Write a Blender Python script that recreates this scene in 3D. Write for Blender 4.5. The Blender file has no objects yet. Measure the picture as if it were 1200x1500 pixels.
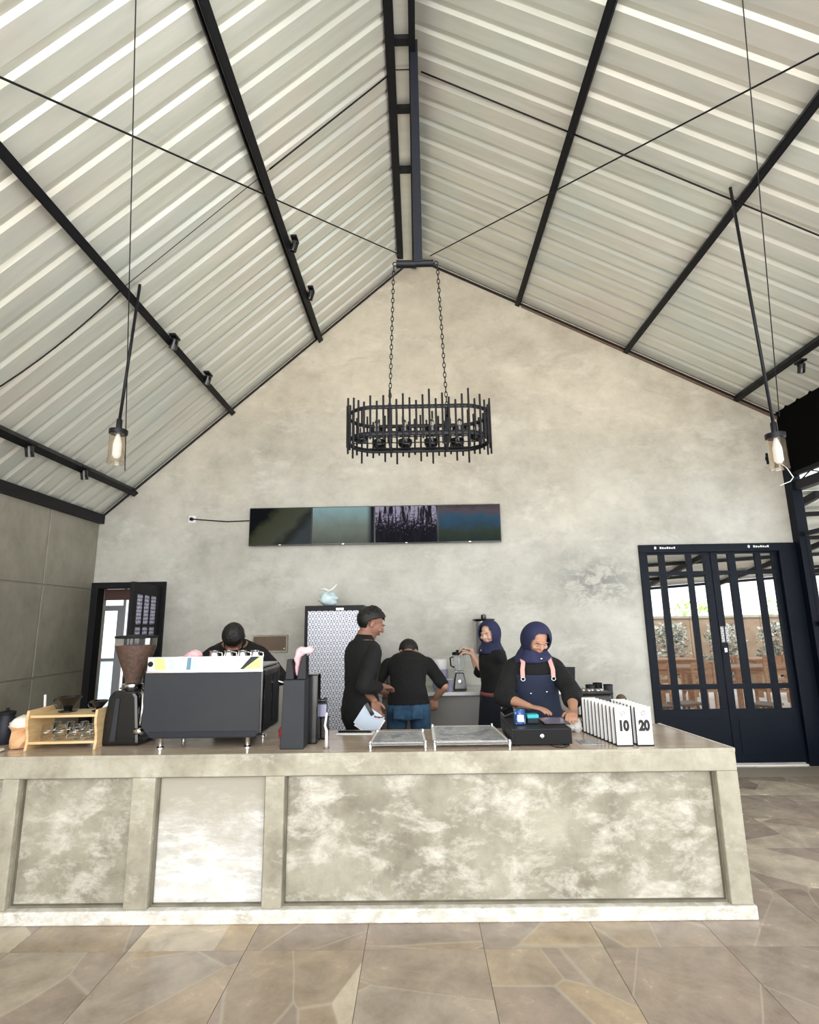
import bpy, bmesh, math, random
from mathutils import Vector, Matrix, Euler
random.seed(7)
R = math.radians
C = bpy.context.scene.collection
SC = bpy.context.scene

# ------------------------------------------------------------------ camera
F, PITCH, YAW, ROLL, EYE = 806.95, .199423, .0127408, -.0155407, 1.6
def _cm():
    base = Matrix(((1,0,0),(0,0,-1),(0,1,0)))
    return Matrix.Rotation(YAW,3,'Z') @ base @ Matrix.Rotation(PITCH,3,'X') @ Matrix.Rotation(ROLL,3,'Z')
CM = _cm()
cam = bpy.data.cameras.new('camera'); camo = bpy.data.objects.new('camera', cam); C.objects.link(camo)
camo.matrix_world = Matrix.Translation((0,0,EYE)) @ CM.to_4x4()
cam.sensor_fit = 'VERTICAL'; cam.sensor_height = 36; cam.lens = F/1500*36
cam.clip_start = .05; cam.clip_end = 200
SC.camera = camo
def P(px, py, X=None, Y=None, Z=None):
    """world point seen at a photo pixel, on the plane X=, Y= or Z="""
    d = CM @ Vector(((px-600)/F, -(py-750)/F, -1))
    t = X/d.x if X is not None else (Y/d.y if Y is not None else (Z-EYE)/d.z)
    return Vector((0,0,EYE)) + d*t

# ------------------------------------------------------------------ light
SC.view_settings.view_transform = 'Standard'; SC.view_settings.look = 'None'
SC.view_settings.gamma = 1; SC.view_settings.use_curve_mapping = False
SC.view_settings.exposure = -0.07
w = bpy.data.worlds.new('world'); SC.world = w; w.use_nodes = True
bg = w.node_tree.nodes['Background']; bg.inputs[0].default_value = (.93,.97,1,1); bg.inputs[1].default_value = 2.2
def area(name, loc, rot, sx, sy, e, col=(1,1,1)):
    l = bpy.data.lights.new(name, 'AREA'); l.shape='RECTANGLE'; l.size=sx; l.size_y=sy; l.energy=e; l.color=col
    o = bpy.data.objects.new(name, l); C.objects.link(o); o.location=loc; o.rotation_euler=rot
    return o
# daylight through the open front of the hall and through its open right side
area('front_daylight', (.3,-3.6,2.6), (R(96),0,0), 8.4, 4.8, 560, (1,.975,.94))
area('side_daylight', (4.35,3.2,1.7), (R(90),0,R(90)), 5.2, 2.6, 60, (.9,.96,1))
sun = bpy.data.lights.new('sun','SUN'); sun.energy = 3.0; sun.angle = R(3); sun.color=(1,.96,.9)
so = bpy.data.objects.new('sun', sun); C.objects.link(so); so.rotation_euler = (R(28),R(18),0)

# ------------------------------------------------------------------ materials
def mat(name, col, rough=.6, metal=0, col2=None, ns=4.0, nd=4, bump=0, bs=30, stretch=(1,1,1), spec=.5, trans=0, emit=None, es=1, coat=0, alpha=1, lo=.35, hi=.65):
    m = bpy.data.materials.new(name); m.use_nodes = True; nt = m.node_tree; b = nt.nodes['Principled BSDF']
    b.inputs['Base Color'].default_value = (*col,1); b.inputs['Roughness'].default_value = rough
    b.inputs['Metallic'].default_value = metal; b.inputs['Specular IOR Level'].default_value = spec
    b.inputs['Transmission Weight'].default_value = trans; b.inputs['Coat Weight'].default_value = coat
    b.inputs['Alpha'].default_value = alpha
    if emit: b.inputs['Emission Color'].default_value = (*emit,1); b.inputs['Emission Strength'].default_value = es
    if col2 or bump:
        g = nt.nodes.new('ShaderNodeNewGeometry'); mp = nt.nodes.new('ShaderNodeMapping'); mp.inputs['Scale'].default_value = stretch
        nt.links.new(g.outputs['Position'], mp.inputs['Vector'])
    if col2:
        n = nt.nodes.new('ShaderNodeTexNoise'); n.inputs['Scale'].default_value = ns; n.inputs['Detail'].default_value = nd
        nt.links.new(mp.outputs[0], n.inputs['Vector'])
        cr = nt.nodes.new('ShaderNodeValToRGB'); cr.color_ramp.elements[0].position = lo; cr.color_ramp.elements[1].position = hi
        cr.color_ramp.elements[0].color = (*col,1); cr.color_ramp.elements[1].color = (*col2,1)
        nt.links.new(n.outputs['Fac'], cr.inputs[0]); nt.links.new(cr.outputs[0], b.inputs['Base Color'])
    if bump:
        n2 = nt.nodes.new('ShaderNodeTexNoise'); n2.inputs['Scale'].default_value = bs; n2.inputs['Detail'].default_value = 5
        nt.links.new(mp.outputs[0], n2.inputs['Vector'])
        bp = nt.nodes.new('ShaderNodeBump'); bp.inputs['Strength'].default_value = bump; bp.inputs['Distance'].default_value = .01
        nt.links.new(n2.outputs['Fac'], bp.inputs['Height']); nt.links.new(bp.outputs[0], b.inputs['Normal'])
    return m
class NT:
    """tiny node helper"""
    def __init__(s, m): s.t = m.node_tree; s.b = s.t.nodes['Principled BSDF']
    def n(s, typ, **kw):
        x = s.t.nodes.new(typ)
        for k,v in kw.items(): setattr(x,k,v)
        return x
    def l(s, a, b): s.t.links.new(a, b)
    def noise(s, vec, scale, detail=4, rough=.55, dist=0):
        x = s.n('ShaderNodeTexNoise'); x.inputs['Scale'].default_value=scale; x.inputs['Detail'].default_value=detail
        x.inputs['Roughness'].default_value=rough; x.inputs['Distortion'].default_value=dist; s.l(vec, x.inputs['Vector']); return x.outputs['Fac']
    def ramp(s, fac, stops):
        x = s.n('ShaderNodeValToRGB'); e = x.color_ramp.elements
        while len(e) < len(stops): e.new(.5)
        for i,(p,c) in enumerate(stops): e[i].position=p; e[i].color=(*c,1) if len(c)==3 else c
        s.l(fac, x.inputs[0]); return x.outputs[0]
    def mix(s, fac, a, b, mode='MIX'):
        x = s.n('ShaderNodeMix', data_type='RGBA', blend_type=mode)
        if isinstance(fac,(int,float)): x.inputs[0].default_value=fac
        else: s.l(fac, x.inputs[0])
        for i,v in ((6,a),(7,b)):
            if isinstance(v,tuple): x.inputs[i].default_value=(*v,1)
            else: s.l(v, x.inputs[i])
        return x.outputs[2]
    def math(s, op, a, b=0, c=0):
        x = s.n('ShaderNodeMath', operation=op)
        for i,v in enumerate((a,b,c)):
            if isinstance(v,(int,float)): x.inputs[i].default_value=v
            else: s.l(v, x.inputs[i])
        return x.outputs[0]
    def bump(s, h, st=.3, d=.01):
        x = s.n('ShaderNodeBump'); x.inputs['Strength'].default_value=st; x.inputs['Distance'].default_value=d
        s.l(h, x.inputs['Height']); s.l(x.outputs[0], s.b.inputs['Normal'])
    def pos(s, sc=(1,1,1)):
        g = s.n('ShaderNodeNewGeometry'); m = s.n('ShaderNodeMapping'); m.inputs['Scale'].default_value=sc
        s.l(g.outputs['Position'], m.inputs['Vector']); return m.outputs[0]

def concrete(name, dark, mid, light, sc=1.0, smear=(1,1,1), white=None, wamt=(.56,.66), rough=.55, dirt=None):
    m = mat(name, mid, rough); k = NT(m); v = k.pos(smear)
    n1 = k.noise(v, 1.1*sc, 7, .64, .15); n2 = k.noise(v, 6*sc, 7, .68, .15)
    base = k.ramp(n1, [(.3,dark),(.5,mid),(.72,light)])
    mot = k.ramp(n2, [(.3,(.82,.815,.80)),(.5,(1,1,1)),(.7,(1.12,1.12,1.11))])
    c = k.mix(.8, base, mot, 'MULTIPLY')
    if white:
        n3 = k.noise(k.pos((smear[0]*1.1,smear[1],smear[2]*1.9)), 2.0*sc, 9, .72, .25)
        c = k.mix(k.ramp(n3, [(wamt[0],(0,0,0)),(wamt[1],(1,1,1))]), c, white)
    if dirt:
        n4 = k.noise(k.pos((1,1,1.6)), 1.7*sc, 7, .7, 1.0)
        c = k.mix(k.ramp(n4, [(.62,(0,0,0)),(.74,(.75,.75,.75))]), c, dirt)
    k.l(c, k.b.inputs['Base Color']); k.bump(n2, .25, .008)
    return m
M = {}
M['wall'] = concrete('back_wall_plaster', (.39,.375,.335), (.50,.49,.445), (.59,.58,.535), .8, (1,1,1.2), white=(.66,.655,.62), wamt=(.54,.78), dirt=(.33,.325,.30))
# bounced light painted into the plaster colour: warmer high in the gable, cooler grey low down
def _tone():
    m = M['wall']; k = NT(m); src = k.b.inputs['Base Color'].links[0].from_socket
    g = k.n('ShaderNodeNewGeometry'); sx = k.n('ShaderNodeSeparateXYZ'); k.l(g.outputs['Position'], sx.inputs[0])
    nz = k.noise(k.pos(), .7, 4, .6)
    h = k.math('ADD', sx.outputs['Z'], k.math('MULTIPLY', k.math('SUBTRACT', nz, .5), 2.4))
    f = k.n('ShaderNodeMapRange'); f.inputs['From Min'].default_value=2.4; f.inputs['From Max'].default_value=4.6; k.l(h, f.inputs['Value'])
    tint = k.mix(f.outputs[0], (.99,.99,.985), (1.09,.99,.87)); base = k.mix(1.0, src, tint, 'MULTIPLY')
    # one damp speckled stain left of the double door
    dv = k.n('ShaderNodeVectorMath', operation='DISTANCE'); mp = k.n('ShaderNodeMapping'); mp.inputs['Scale'].default_value=(.75,0,1.3); k.l(g.outputs['Position'], mp.inputs['Vector']); k.l(mp.outputs[0], dv.inputs[0]); dv.inputs[1].default_value=(2.1*.75,0,2.05*1.3)
    mask = k.ramp(dv.outputs['Value'], [(.08,(1,1,1)),(.5,(0,0,0))]); sp = k.ramp(k.noise(k.pos((1,1,1.4)),5,8,.72,.6), [(.44,(0,0,0)),(.54,(.95,.95,.95))])
    k.l(k.mix(k.mix(1.0,mask,sp,'MULTIPLY'), base, (.22,.225,.21)), k.b.inputs['Base Color'])
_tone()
M['wall_left'] = concrete('left_wall_concrete', (.20,.185,.145), (.27,.25,.20), (.33,.31,.25), 1.2, (1,1,.7), white=(.38,.36,.30), wamt=(.62,.85))
M['counter'] = concrete('counter_concrete', (.20,.18,.135), (.32,.30,.235), (.44,.42,.345), 1.9, (1,1,1), white=(.62,.60,.53), wamt=(.48,.66), rough=.5, dirt=(.15,.13,.095))
M['counter_frame'] = concrete('counter_frame_concrete', (.27,.245,.19), (.39,.365,.29), (.49,.465,.39), 2.6, (1,1,1), white=(.56,.535,.46), wamt=(.56,.72), dirt=(.26,.235,.18))
M['counter_white'] = concrete('whitewashed_plaster', (.42,.40,.35), (.60,.59,.56), (.72,.72,.70), 2.4, (1,1,2.2), white=(.80,.80,.80), wamt=(.47,.6), rough=.5)
# second front panel: whitewash, with sunlight bounced off the floor painted in low down
_k = NT(M['counter_white']); _src = _k.b.inputs['Base Color'].links[0].from_socket
_g = _k.n('ShaderNodeNewGeometry'); _s = _k.n('ShaderNodeSeparateXYZ'); _k.l(_g.outputs['Position'], _s.inputs[0])
_h = _k.math('ADD', _s.outputs['Z'], _k.math('MULTIPLY', _k.noise(_k.pos((1,1,2)),3.5,7,.7,.3), .75))
_k.l(_k.mix(_k.ramp(_h,[(.72,(0,0,0)),(1.0,(1,1,1))]), _src, (.40,.375,.31)), _k.b.inputs['Base Color'])
M['skirt'] = concrete('lime_wash', (.46,.44,.38), (.60,.58,.52), (.70,.69,.64), 6, (1,1,1), white=(.78,.78,.75), wamt=(.45,.6), dirt=(.42,.40,.35))
# corrugated sheet
m = mat('zinc_sheet', (.66,.67,.61), .42, .4); k = NT(m)
oi = k.n('ShaderNodeObjectInfo'); v = k.pos((.35,3.2,.35)); n1 = k.noise(v, 2.5, 4, .6); n2 = k.noise(k.pos((.6,14,.6)), 3, 3, .6)
c = k.ramp(n1, [(.3,(.64,.65,.585)),(.55,(.74,.745,.67)),(.75,(.84,.83,.78))])
n3 = k.noise(k.pos(), .9, 3, .5)
c = k.mix(k.ramp(n3,[(.5,(0,0,0)),(.72,(.55,.55,.55))]), c, (.72,.64,.58))
c = k.mix(k.ramp(k.noise(k.pos((1,1,1)),1.2,2,.5),[(.5,(0,0,0)),(.75,(.5,.5,.5))]), c, (.60,.68,.66))
k.l(c, k.b.inputs['Base Color']); k.l(k.ramp(n2,[(.3,(.30,)*3),(.7,(.46,)*3)]), k.b.inputs['Roughness']); M['zinc'] = m
# stone tile
m = mat('stone_tile', (.4,.34,.28), .22, 0); k = NT(m)
oi = k.n('ShaderNodeObjectInfo'); g = k.n('ShaderNodeNewGeometry')
off = k.n('ShaderNodeVectorMath', operation='SCALE'); k.l(oi.outputs['Location'], off.inputs[0]); off.inputs['Scale'].default_value = 7.3
ad = k.n('ShaderNodeVectorMath', operation='ADD'); k.l(g.outputs['Position'], ad.inputs[0]); k.l(off.outputs[0], ad.inputs[1])
rt = k.n('ShaderNodeVectorRotate', rotation_type='Z_AXIS'); k.l(ad.outputs[0], rt.inputs['Vector']); k.l(k.math('MULTIPLY', oi.outputs['Random'], 6.28), rt.inputs['Angle'])
vo = k.n('ShaderNodeTexVoronoi'); vo.inputs['Scale'].default_value = 2.2
nzv = k.n('ShaderNodeTexNoise'); nzv.inputs['Scale'].default_value=1.2; k.l(rt.outputs[0], nzv.inputs['Vector'])
mpt = k.n('ShaderNodeMapping'); mpt.inputs['Scale'].default_value=(1,.42,1); k.l(rt.outputs[0], mpt.inputs['Vector'])
wv = k.mix(.04, mpt.outputs[0], nzv.outputs['Color'], 'ADD'); k.l(wv, vo.inputs['Vector'])
sep = k.n('ShaderNodeSeparateColor'); k.l(vo.outputs['Color'], sep.inputs[0])
fac = k.ramp(sep.outputs[0], [(0,(.30,.235,.195)),(.3,(.37,.30,.255)),(.5,(.28,.235,.20)),(.66,(.44,.33,.21)),(.82,(.36,.30,.25)),(1,(.64,.56,.44))])
n4 = k.noise(rt.outputs[0], 4, 9, .7, .25)
n5 = k.noise(rt.outputs[0], 1.6, 6, .6, .4)
fac = k.mix(.25, fac, k.ramp(n5,[(.32,(.23,.19,.165)),(.5,(.33,.27,.215)),(.62,(.40,.32,.225)),(.74,(.50,.45,.37))]))
c = k.mix(.9, fac, k.ramp(n4, [(.30,(.66,.64,.61)),(.5,(1,1,1)),(.70,(1.35,1.33,1.28))]), 'MULTIPLY')
ve = k.n('ShaderNodeTexVoronoi', feature='DISTANCE_TO_EDGE'); ve.inputs['Scale'].default_value=2.2; k.l(wv, ve.inputs['Vector'])
c = k.mix(k.ramp(ve.outputs['Distance'],[(0,(.45,.45,.45)),(.012,(0,0,0))]), c, (.54,.48,.39))
k.l(c, k.b.inputs['Base Color']); k.l(k.ramp(n4,[(.3,(.16,)*3),(.7,(.3,)*3)]), k.b.inputs['Roughness']); M['tile'] = m
M['grout'] = mat('grout', (.30,.26,.215), .8)
M['black'] = mat('black_steel', (.007,.007,.009), .5, 0, bump=.05, bs=60, spec=.25)
M['black2'] = mat('satin_black_steel', (.010,.010,.014), .45, 0, spec=.3)
M['navy_steel'] = mat('dark_navy_steel', (.016,.018,.028), .5, .1, spec=.3)
M['door'] = mat('door_dark_navy', (.003,.006,.013), .5, 0, bump=.03, bs=20, spec=.18)
M['dark_fascia'] = mat('fascia_black', (.003,.003,.003), .9, spec=.05)
M['bead'] = mat('grimy_concrete_edge', (.13,.115,.085), .7, 0, col2=(.22,.20,.155), ns=7)  # dark tone paints the shade along the inner panel edges
M['chrome'] = mat('chrome', (.75,.75,.76), .15, 1)
M['steel'] = mat('brushed_steel', (.62,.62,.63), .32, .9, bump=.04, bs=80, stretch=(.1,1,6))
M['slate'] = mat('slate_grey_metal', (.020,.024,.031), .5, 0, col2=(.026,.029,.034), ns=3, spec=.3)
M['gblack'] = mat('glossy_black', (.006,.006,.007), .16, 0, coat=.15)
M['mblack'] = mat('matt_black', (.009,.009,.011), .7, spec=.25)
M['white'] = mat('white_plastic', (.8,.8,.8), .4)
M['acryl'] = mat('clear_acrylic', (.93,.95,.96), .05, 0, trans=.9)
M['glass'] = mat('clear_glass', (.96,.98,.98), .02, 0, trans=1.0); M['glass'].node_tree.nodes['Principled BSDF'].inputs['IOR'].default_value = 1.1
M['pane'] = mat('window_glass', (1,1,1), .0, 0, trans=1.0); M['pane'].node_tree.nodes['Principled BSDF'].inputs['IOR'].default_value = 1.02
M['beans'] = mat('coffee_beans', (.05,.018,.008), .4, 0, col2=(.16,.06,.03), ns=60, bump=.6, bs=90)
M['hopper'] = mat('hopper_plastic', (.75,.72,.68), .06, 0, trans=.95); M['hopper'].node_tree.nodes['Principled BSDF'].inputs['IOR'].default_value = 1.1
M['wood'] = mat('light_wood', (.62,.42,.20), .45, 0, col2=(.74,.54,.30), ns=5, stretch=(1,1,8), bump=.1)
M['wood2'] = mat('orange_wood', (.50,.27,.11), .5, 0, col2=(.62,.38,.18), ns=5, stretch=(4,1,1))
M['bwood'] = mat('brown_board', (.12,.075,.045), .5, 0, col2=(.15,.095,.06), ns=3)
M['twood'] = mat('teak_wood', (.34,.17,.09), .55, 0, col2=(.45,.25,.14), ns=6, stretch=(1,6,6))
M['tan'] = mat('tan_paper', (.62,.33,.16), .7, 0, col2=(.72,.45,.25), ns=14, bump=.4, bs=30)
M['cream'] = mat('cream_cloth', (.85,.82,.74), .9, bump=.3, bs=60)
M['pink'] = mat('pink_cloth', (.80,.46,.52), .9, 0, col2=(.88,.60,.64), ns=18, bump=.5, bs=90)
M['towel'] = mat('white_towel', (.82,.81,.80), .95, bump=.5, bs=120)
M['bagblue'] = mat('blue_plastic_bag', (.42,.60,.68), .35, 0, col2=(.75,.86,.90), ns=18, bump=.4, bs=30)
M['paper'] = mat('white_paper', (.82,.84,.86), .7)
M['bluepaper'] = mat('bluish_paper', (.62,.72,.85), .6)
M['ink'] = mat('black_ink', (.01,.01,.01), .6)
M['inkg'] = mat('grey_ink', (.35,.35,.36), .6)
M['red'] = mat('red_plastic', (.45,.02,.03), .4)
M['maroon'] = mat('maroon_item', (.16,.02,.035), .5)
M['teal'] = mat('teal_plastic', (.02,.42,.48), .35)
M['canblue'] = mat('blue_can', (.03,.09,.32), .3, .3, col2=(.30,.50,.75), ns=30, lo=.5, hi=.6)
M['lilac'] = mat('lilac_plastic', (.42,.42,.62), .25, 0, trans=.25)
M['copperglow'] = mat('smoked_glass', (.90,.82,.72), .03, 0, trans=.97)
M['patio'] = mat('white_paving', (.78,.77,.74), .7, 0, col2=(.86,.85,.83), ns=2)
M['tanwall'] = mat('tan_boundary_wall', (.30,.21,.14), .8, 0, col2=(.40,.30,.21), ns=3, bump=.2)
M['leaf'] = mat('variegated_leaves', (.09,.11,.07), .6, 0, col2=(.50,.50,.45), ns=9, lo=.42, hi=.6)
M['leafy'] = mat('yellow_green_leaves', (.30,.42,.10), .6, 0, col2=(.5,.6,.25), ns=6)
M['bark'] = mat('bark', (.10,.07,.05), .8)
M['frosted'] = mat('frosted_daylit_film', (.7,.85,.9), .6, emit=(.72,.88,.95), es=.75)
M['lit'] = mat('daylit_window', (.9,.9,.9), .6, emit=(1,1,1), es=1.25)
M['greyframe'] = mat('grey_window_frame', (.16,.16,.17), .5)
M['rust'] = mat('rust_brown_paint', (.07,.03,.025), .6)
M['kick'] = mat('grey_cabinet_front', (.20,.19,.185), .5, 0, col2=(.24,.23,.22), ns=2)
M['skin'] = mat('skin_tan', (.50,.27,.18), .5); M['skin'].node_tree.nodes['Principled BSDF'].inputs['Subsurface Weight'].default_value=.0
M['skin2'] = mat('skin_light', (.66,.42,.32), .5)
M['skin3'] = mat('skin_brown', (.27,.13,.085), .5)
M['hair'] = mat('black_hair', (.006,.005,.005), .5, bump=.5, bs=150)
M['cblack'] = mat('black_cotton', (.004,.004,.005), .9, bump=.35, bs=25)
M['cnavy'] = mat('navy_cotton', (.006,.008,.018), .9, bump=.35, bs=25)
M['apron'] = mat('navy_apron_cloth', (.014,.021,.050), .85, bump=.2, bs=60)
M['hijab'] = mat('navy_hijab_cloth', (.011,.014,.052), .8, 0, col2=(.018,.022,.075), ns=8, bump=.25, bs=20)
M['jeans'] = mat('blue_denim', (.015,.04,.09), .85, 0, col2=(.04,.11,.20), ns=9, bump=.3, bs=120)
M['strap'] = mat('pink_strap', (.72,.36,.33), .6)
M['rose'] = mat('rose_belt', (.22,.07,.07), .7)
M['lips'] = mat('lips', (.42,.11,.10), .4)
M['eyew'] = mat('eye_white', (.7,.68,.66), .3)
M['terracotta'] = mat('terracotta', (.40,.14,.07), .6)

# ------------------------------------------------------------------ mesh helpers
def bx(bm, x0,x1,y0,y1,z0,z1, mtx=None):
    v = [bm.verts.new(c) for c in ((x0,y0,z0),(x1,y0,z0),(x1,y1,z0),(x0,y1,z0),(x0,y0,z1),(x1,y0,z1),(x1,y1,z1),(x0,y1,z1))]
    if mtx:
        for q in v: q.co = mtx @ q.co
    for f in ((0,3,2,1),(4,5,6,7),(0,1,5,4),(1,2,6,5),(2,3,7,6),(3,0,4,7)): bm.faces.new([v[i] for i in f])
    return v
def basis(d):
    d = Vector(d).normalized(); a = Vector((0,0,1)) if abs(d.z) < .95 else Vector((1,0,0))
    u = d.cross(a).normalized(); return u, d.cross(u).normalized()
def loft(bm, rings, n=12, cap=True):
    """rings: (centre, radius_u, radius_v, axis_u, axis_v)"""
    R_ = []
    for c, ru, rv, u, v in rings:
        R_.append([bm.verts.new(Vector(c)+Vector(u)*ru*math.cos(2*math.pi*i/n)+Vector(v)*rv*math.sin(2*math.pi*i/n)) for i in range(n)])
    for a, b in zip(R_, R_[1:]):
        for i in range(n): bm.faces.new((a[i],a[(i+1)%n],b[(i+1)%n],b[i]))
    if cap:
        bm.faces.new(list(reversed(R_[0]))); bm.faces.new(R_[-1])
def tube(bm, pts, rad, n=10, cap=True):
    pts = [Vector(p) for p in pts]; rr = rad if isinstance(rad,(list,tuple)) else [rad]*len(pts)
    rings = []; pu = None
    for i, p in enumerate(pts):
        d = (pts[min(i+1,len(pts)-1)]-pts[max(i-1,0)]).normalized()
        if pu is None: u, v = basis(d)
        else:
            u = (pu - d*pu.dot(d)); u = u.normalized() if u.length > 1e-6 else basis(d)[0]; v = d.cross(u).normalized()
        pu = u; rings.append((p, rr[i], rr[i], u, v))
    loft(bm, rings, n, cap)
def capsule(bm, a, b, ra, rb, n=12):
    a = Vector(a); b = Vector(b); d = (b-a).normalized(); pts=[]; rr=[]
    for t in (-1,-.85,-.5,0): pts.append(a+d*ra*t); rr.append(max(.15*ra, ra*math.sqrt(max(0,1-t*t))))
    for t in (0,.5,.85,1): pts.append(b+d*rb*t); rr.append(max(.15*rb, rb*math.sqrt(max(0,1-t*t))))
    tube(bm, pts, rr, n)
def lathe(bm, prof, c=(0,0,0), n=24, sx=1, sy=1, mtx=None):
    rings = []
    for r, z in prof:
        ring = []
        for i in range(n):
            q = Vector((c[0]+sx*r*math.cos(2*math.pi*i/n), c[1]+sy*r*math.sin(2*math.pi*i/n), c[2]+z))
            if mtx: q = mtx @ q
            ring.append(bm.verts.new(q))
        rings.append(ring)
    for a, b in zip(rings, rings[1:]):
        for i in range(n): bm.faces.new((a[i],a[(i+1)%n],b[(i+1)%n],b[i]))
    bm.faces.new(list(reversed(rings[0]))); bm.faces.new(rings[-1])
def ell(bm, c, r, mtx=None, seg=16, rng=10):
    s = bmesh.ops.create_uvsphere(bm, u_segments=seg, v_segments=rng, radius=1)
    for v in s['verts']:
        v.co = Vector((v.co.x*r[0]+c[0], v.co.y*r[1]+c[1], v.co.z*r[2]+c[2]))
        if mtx: v.co = mtx @ v.co
def torus(bm, c, R0, r, mtx=None, n=20, k=8, sx=1, sy=1):
    vs=[]
    for i in range(n):
        a=2*math.pi*i/n; row=[]
        for j in range(k):
            b=2*math.pi*j/k; q=Vector(((R0*sx+r*math.cos(b))*math.cos(a),(R0*sy+r*math.cos(b))*math.sin(a), r*math.sin(b)))
            if mtx: q = mtx @ q
            row.append(bm.verts.new(q+Vector(c)))
        vs.append(row)
    for i in range(n):
        for j in range(k): bm.faces.new((vs[i][j],vs[(i+1)%n][j],vs[(i+1)%n][(j+1)%k],vs[i][(j+1)%k]))
def prism(bm, poly, y0, y1, axis='Y'):
    """poly in the XZ plane (axis Y), XY (axis Z) or YZ (axis X), extruded"""
    def mk(a,b,t): return {'Y':(a,t,b),'Z':(a,b,t),'X':(t,a,b)}[axis]
    A=[bm.verts.new(mk(a,b,y0)) for a,b in poly]; B=[bm.verts.new(mk(a,b,y1)) for a,b in poly]
    n=len(poly)
    for i in range(n): bm.faces.new((A[i],A[(i+1)%n],B[(i+1)%n],B[i]))
    bm.faces.new(list(reversed(A))); bm.faces.new(B)
def obj(name, bm, m, parent=None, smooth=False, bevel=0, loc=None):
    if isinstance(bm, bmesh.types.BMesh):
        bmesh.ops.recalc_face_normals(bm, faces=bm.faces[:])
        me = bpy.data.meshes.new(name); bm.to_mesh(me); bm.free()
        me.materials.append(m)
        if smooth:
            for p in me.polygons: p.use_smooth = True
            if smooth == 'auto': me.set_sharp_from_angle(angle=R(40))
    else: me = bm
    o = bpy.data.objects.new(name, me); C.objects.link(o)
    if parent: o.parent = parent
    if loc: o.location = loc
    if bevel:
        b = o.modifiers.new('bevel','BEVEL'); b.width = bevel; b.segments = 2; b.limit_method='ANGLE'
    return o
def B(): return bmesh.new()
def boxo(name, x0,x1,y0,y1,z0,z1, m, parent=None, bevel=0):
    b=B(); bx(b,x0,x1,y0,y1,z0,z1); return obj(name,b,m,parent,bevel=bevel)
def thing(name, label, cat, loc=(0,0,0), rotz=0, group=None):
    o = bpy.data.objects.new(name, None); C.objects.link(o); o.empty_display_size=.1
    o.location = loc; o.rotation_euler = (0,0,rotz); o['label']=label; o['category']=cat
    if group: o['group']=group
    return o
def tag(o, label, cat, group=None):
    o['label']=label; o['category']=cat
    if group: o['group']=group
    return o
def struct(name, label=None, cat=None):
    o = bpy.data.objects.new(name, None); C.objects.link(o); o['kind']='structure'; o.empty_display_size=.1
    if label: o['label']=label; o['category']=cat
    return o
def dup(root, loc=None, rotz=None, label=None, group=None):
    r = root.copy(); C.objects.link(r)
    if loc is not None: r.location = loc
    if rotz is not None: r.rotation_euler = (0,0,rotz)
    if label: r['label']=label
    if group: r['group']=group
    for ch in list(root.children):
        c = ch.copy(); C.objects.link(c); c.parent = r
        for g in ch.children:
            d = g.copy(); C.objects.link(d); d.parent = c
    return r
def text(name, body, size, m, parent, loc, rot, bold=.0, align='CENTER', ext=.0008):
    cu = bpy.data.curves.new(name,'FONT'); cu.body=body; cu.size=size; cu.align_x=align; cu.align_y='CENTER'; cu.extrude=ext; cu.offset=bold
    t = bpy.data.objects.new('tmp_text', cu); C.objects.link(t)
    bpy.context.view_layer.update()
    me = bpy.data.meshes.new_from_object(t.evaluated_get(bpy.context.evaluated_depsgraph_get())); bpy.data.objects.remove(t)
    me.materials.clear(); me.materials.append(m)
    o = bpy.data.objects.new(name, me); C.objects.link(o); o.parent=parent; o.location=loc; o.rotation_euler=rot
    return o

# ------------------------------------------------------------------ the hall
XL, XR, YB, YF = -3.87, 4.5, 6.56, -1.9
RX, RZ = .04, 6.42; SL, SR = .89, .521
def zl(x): return RZ-SL*(RX-x)
def zr(x): return RZ-SR*(x-RX)
# back wall with its two door openings
b = B()
cols = [(XL-.2,-3.80,0),(-3.80,-3.06,2.08),(-3.06,RX,0),(RX,2.66,0),(2.66,4.44,2.44),(4.44,XR+.02,0)]
for x0,x1,z0 in cols:
    f = zl if x1 <= RX else zr
    prism(b, [(x0,z0),(x1,z0),(x1,f(x1)+.01),(x0,f(x0)+.01)], YB, YB+.18)
bmesh.ops.remove_doubles(b, verts=b.verts[:], dist=.001)
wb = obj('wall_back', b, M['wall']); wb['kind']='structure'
# left wall: plaster panels with recessed joints
wl = struct('wall_left')
boxo('backing', XL-.2, XL-.012, YF, YB, 0, 2.95, M['wall_left'], wl)
ys = [YF,-.56,.92,2.40,3.55+.62,5.66,YB]; zs=[0,1.115,2.045,2.86]
for i in range(len(ys)-1):
    for j in range(3):
        b=B(); bx(b, XL-.02,XL, ys[i]+.011,ys[i+1]-.011, zs[j]+.011,zs[j+1]-.011); obj('wall_panel', b, M['wall_left'], wl, bevel=.004)
# floor: tiles 0.6 m
fl = struct('floor')
boxo('subfloor', XL-.1, XR+.1, YF, YB+.18, -.1, -.006, M['grout'], fl)
b=B(); T=.597; bx(b,-T/2,T/2,-T/2,T/2,-.012,0); tile0=None
x=XL+.3
j0 = 3.137
for ix in range(14):
    for iy in range(-8,6):
        cx=-3.60+ix*.6; cy=j0+.3+iy*.6
        if cy-.3<YF-.01 or cy+.3>YB+.01: continue
        if tile0 is None: tile0=obj('floor_tile', b, M['tile'], fl, loc=(cx,cy,0), bevel=.0)
        else:
            o=tile0.copy(); C.objects.link(o); o.parent=fl; o.location=(cx,cy,0)
# edge cut tiles at the back
b=B()
bx(b, XL,XR, j0+.6*5+.402,YB+.1,-.012,0); obj('floor_tile', b, M['tile'], fl)

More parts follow.
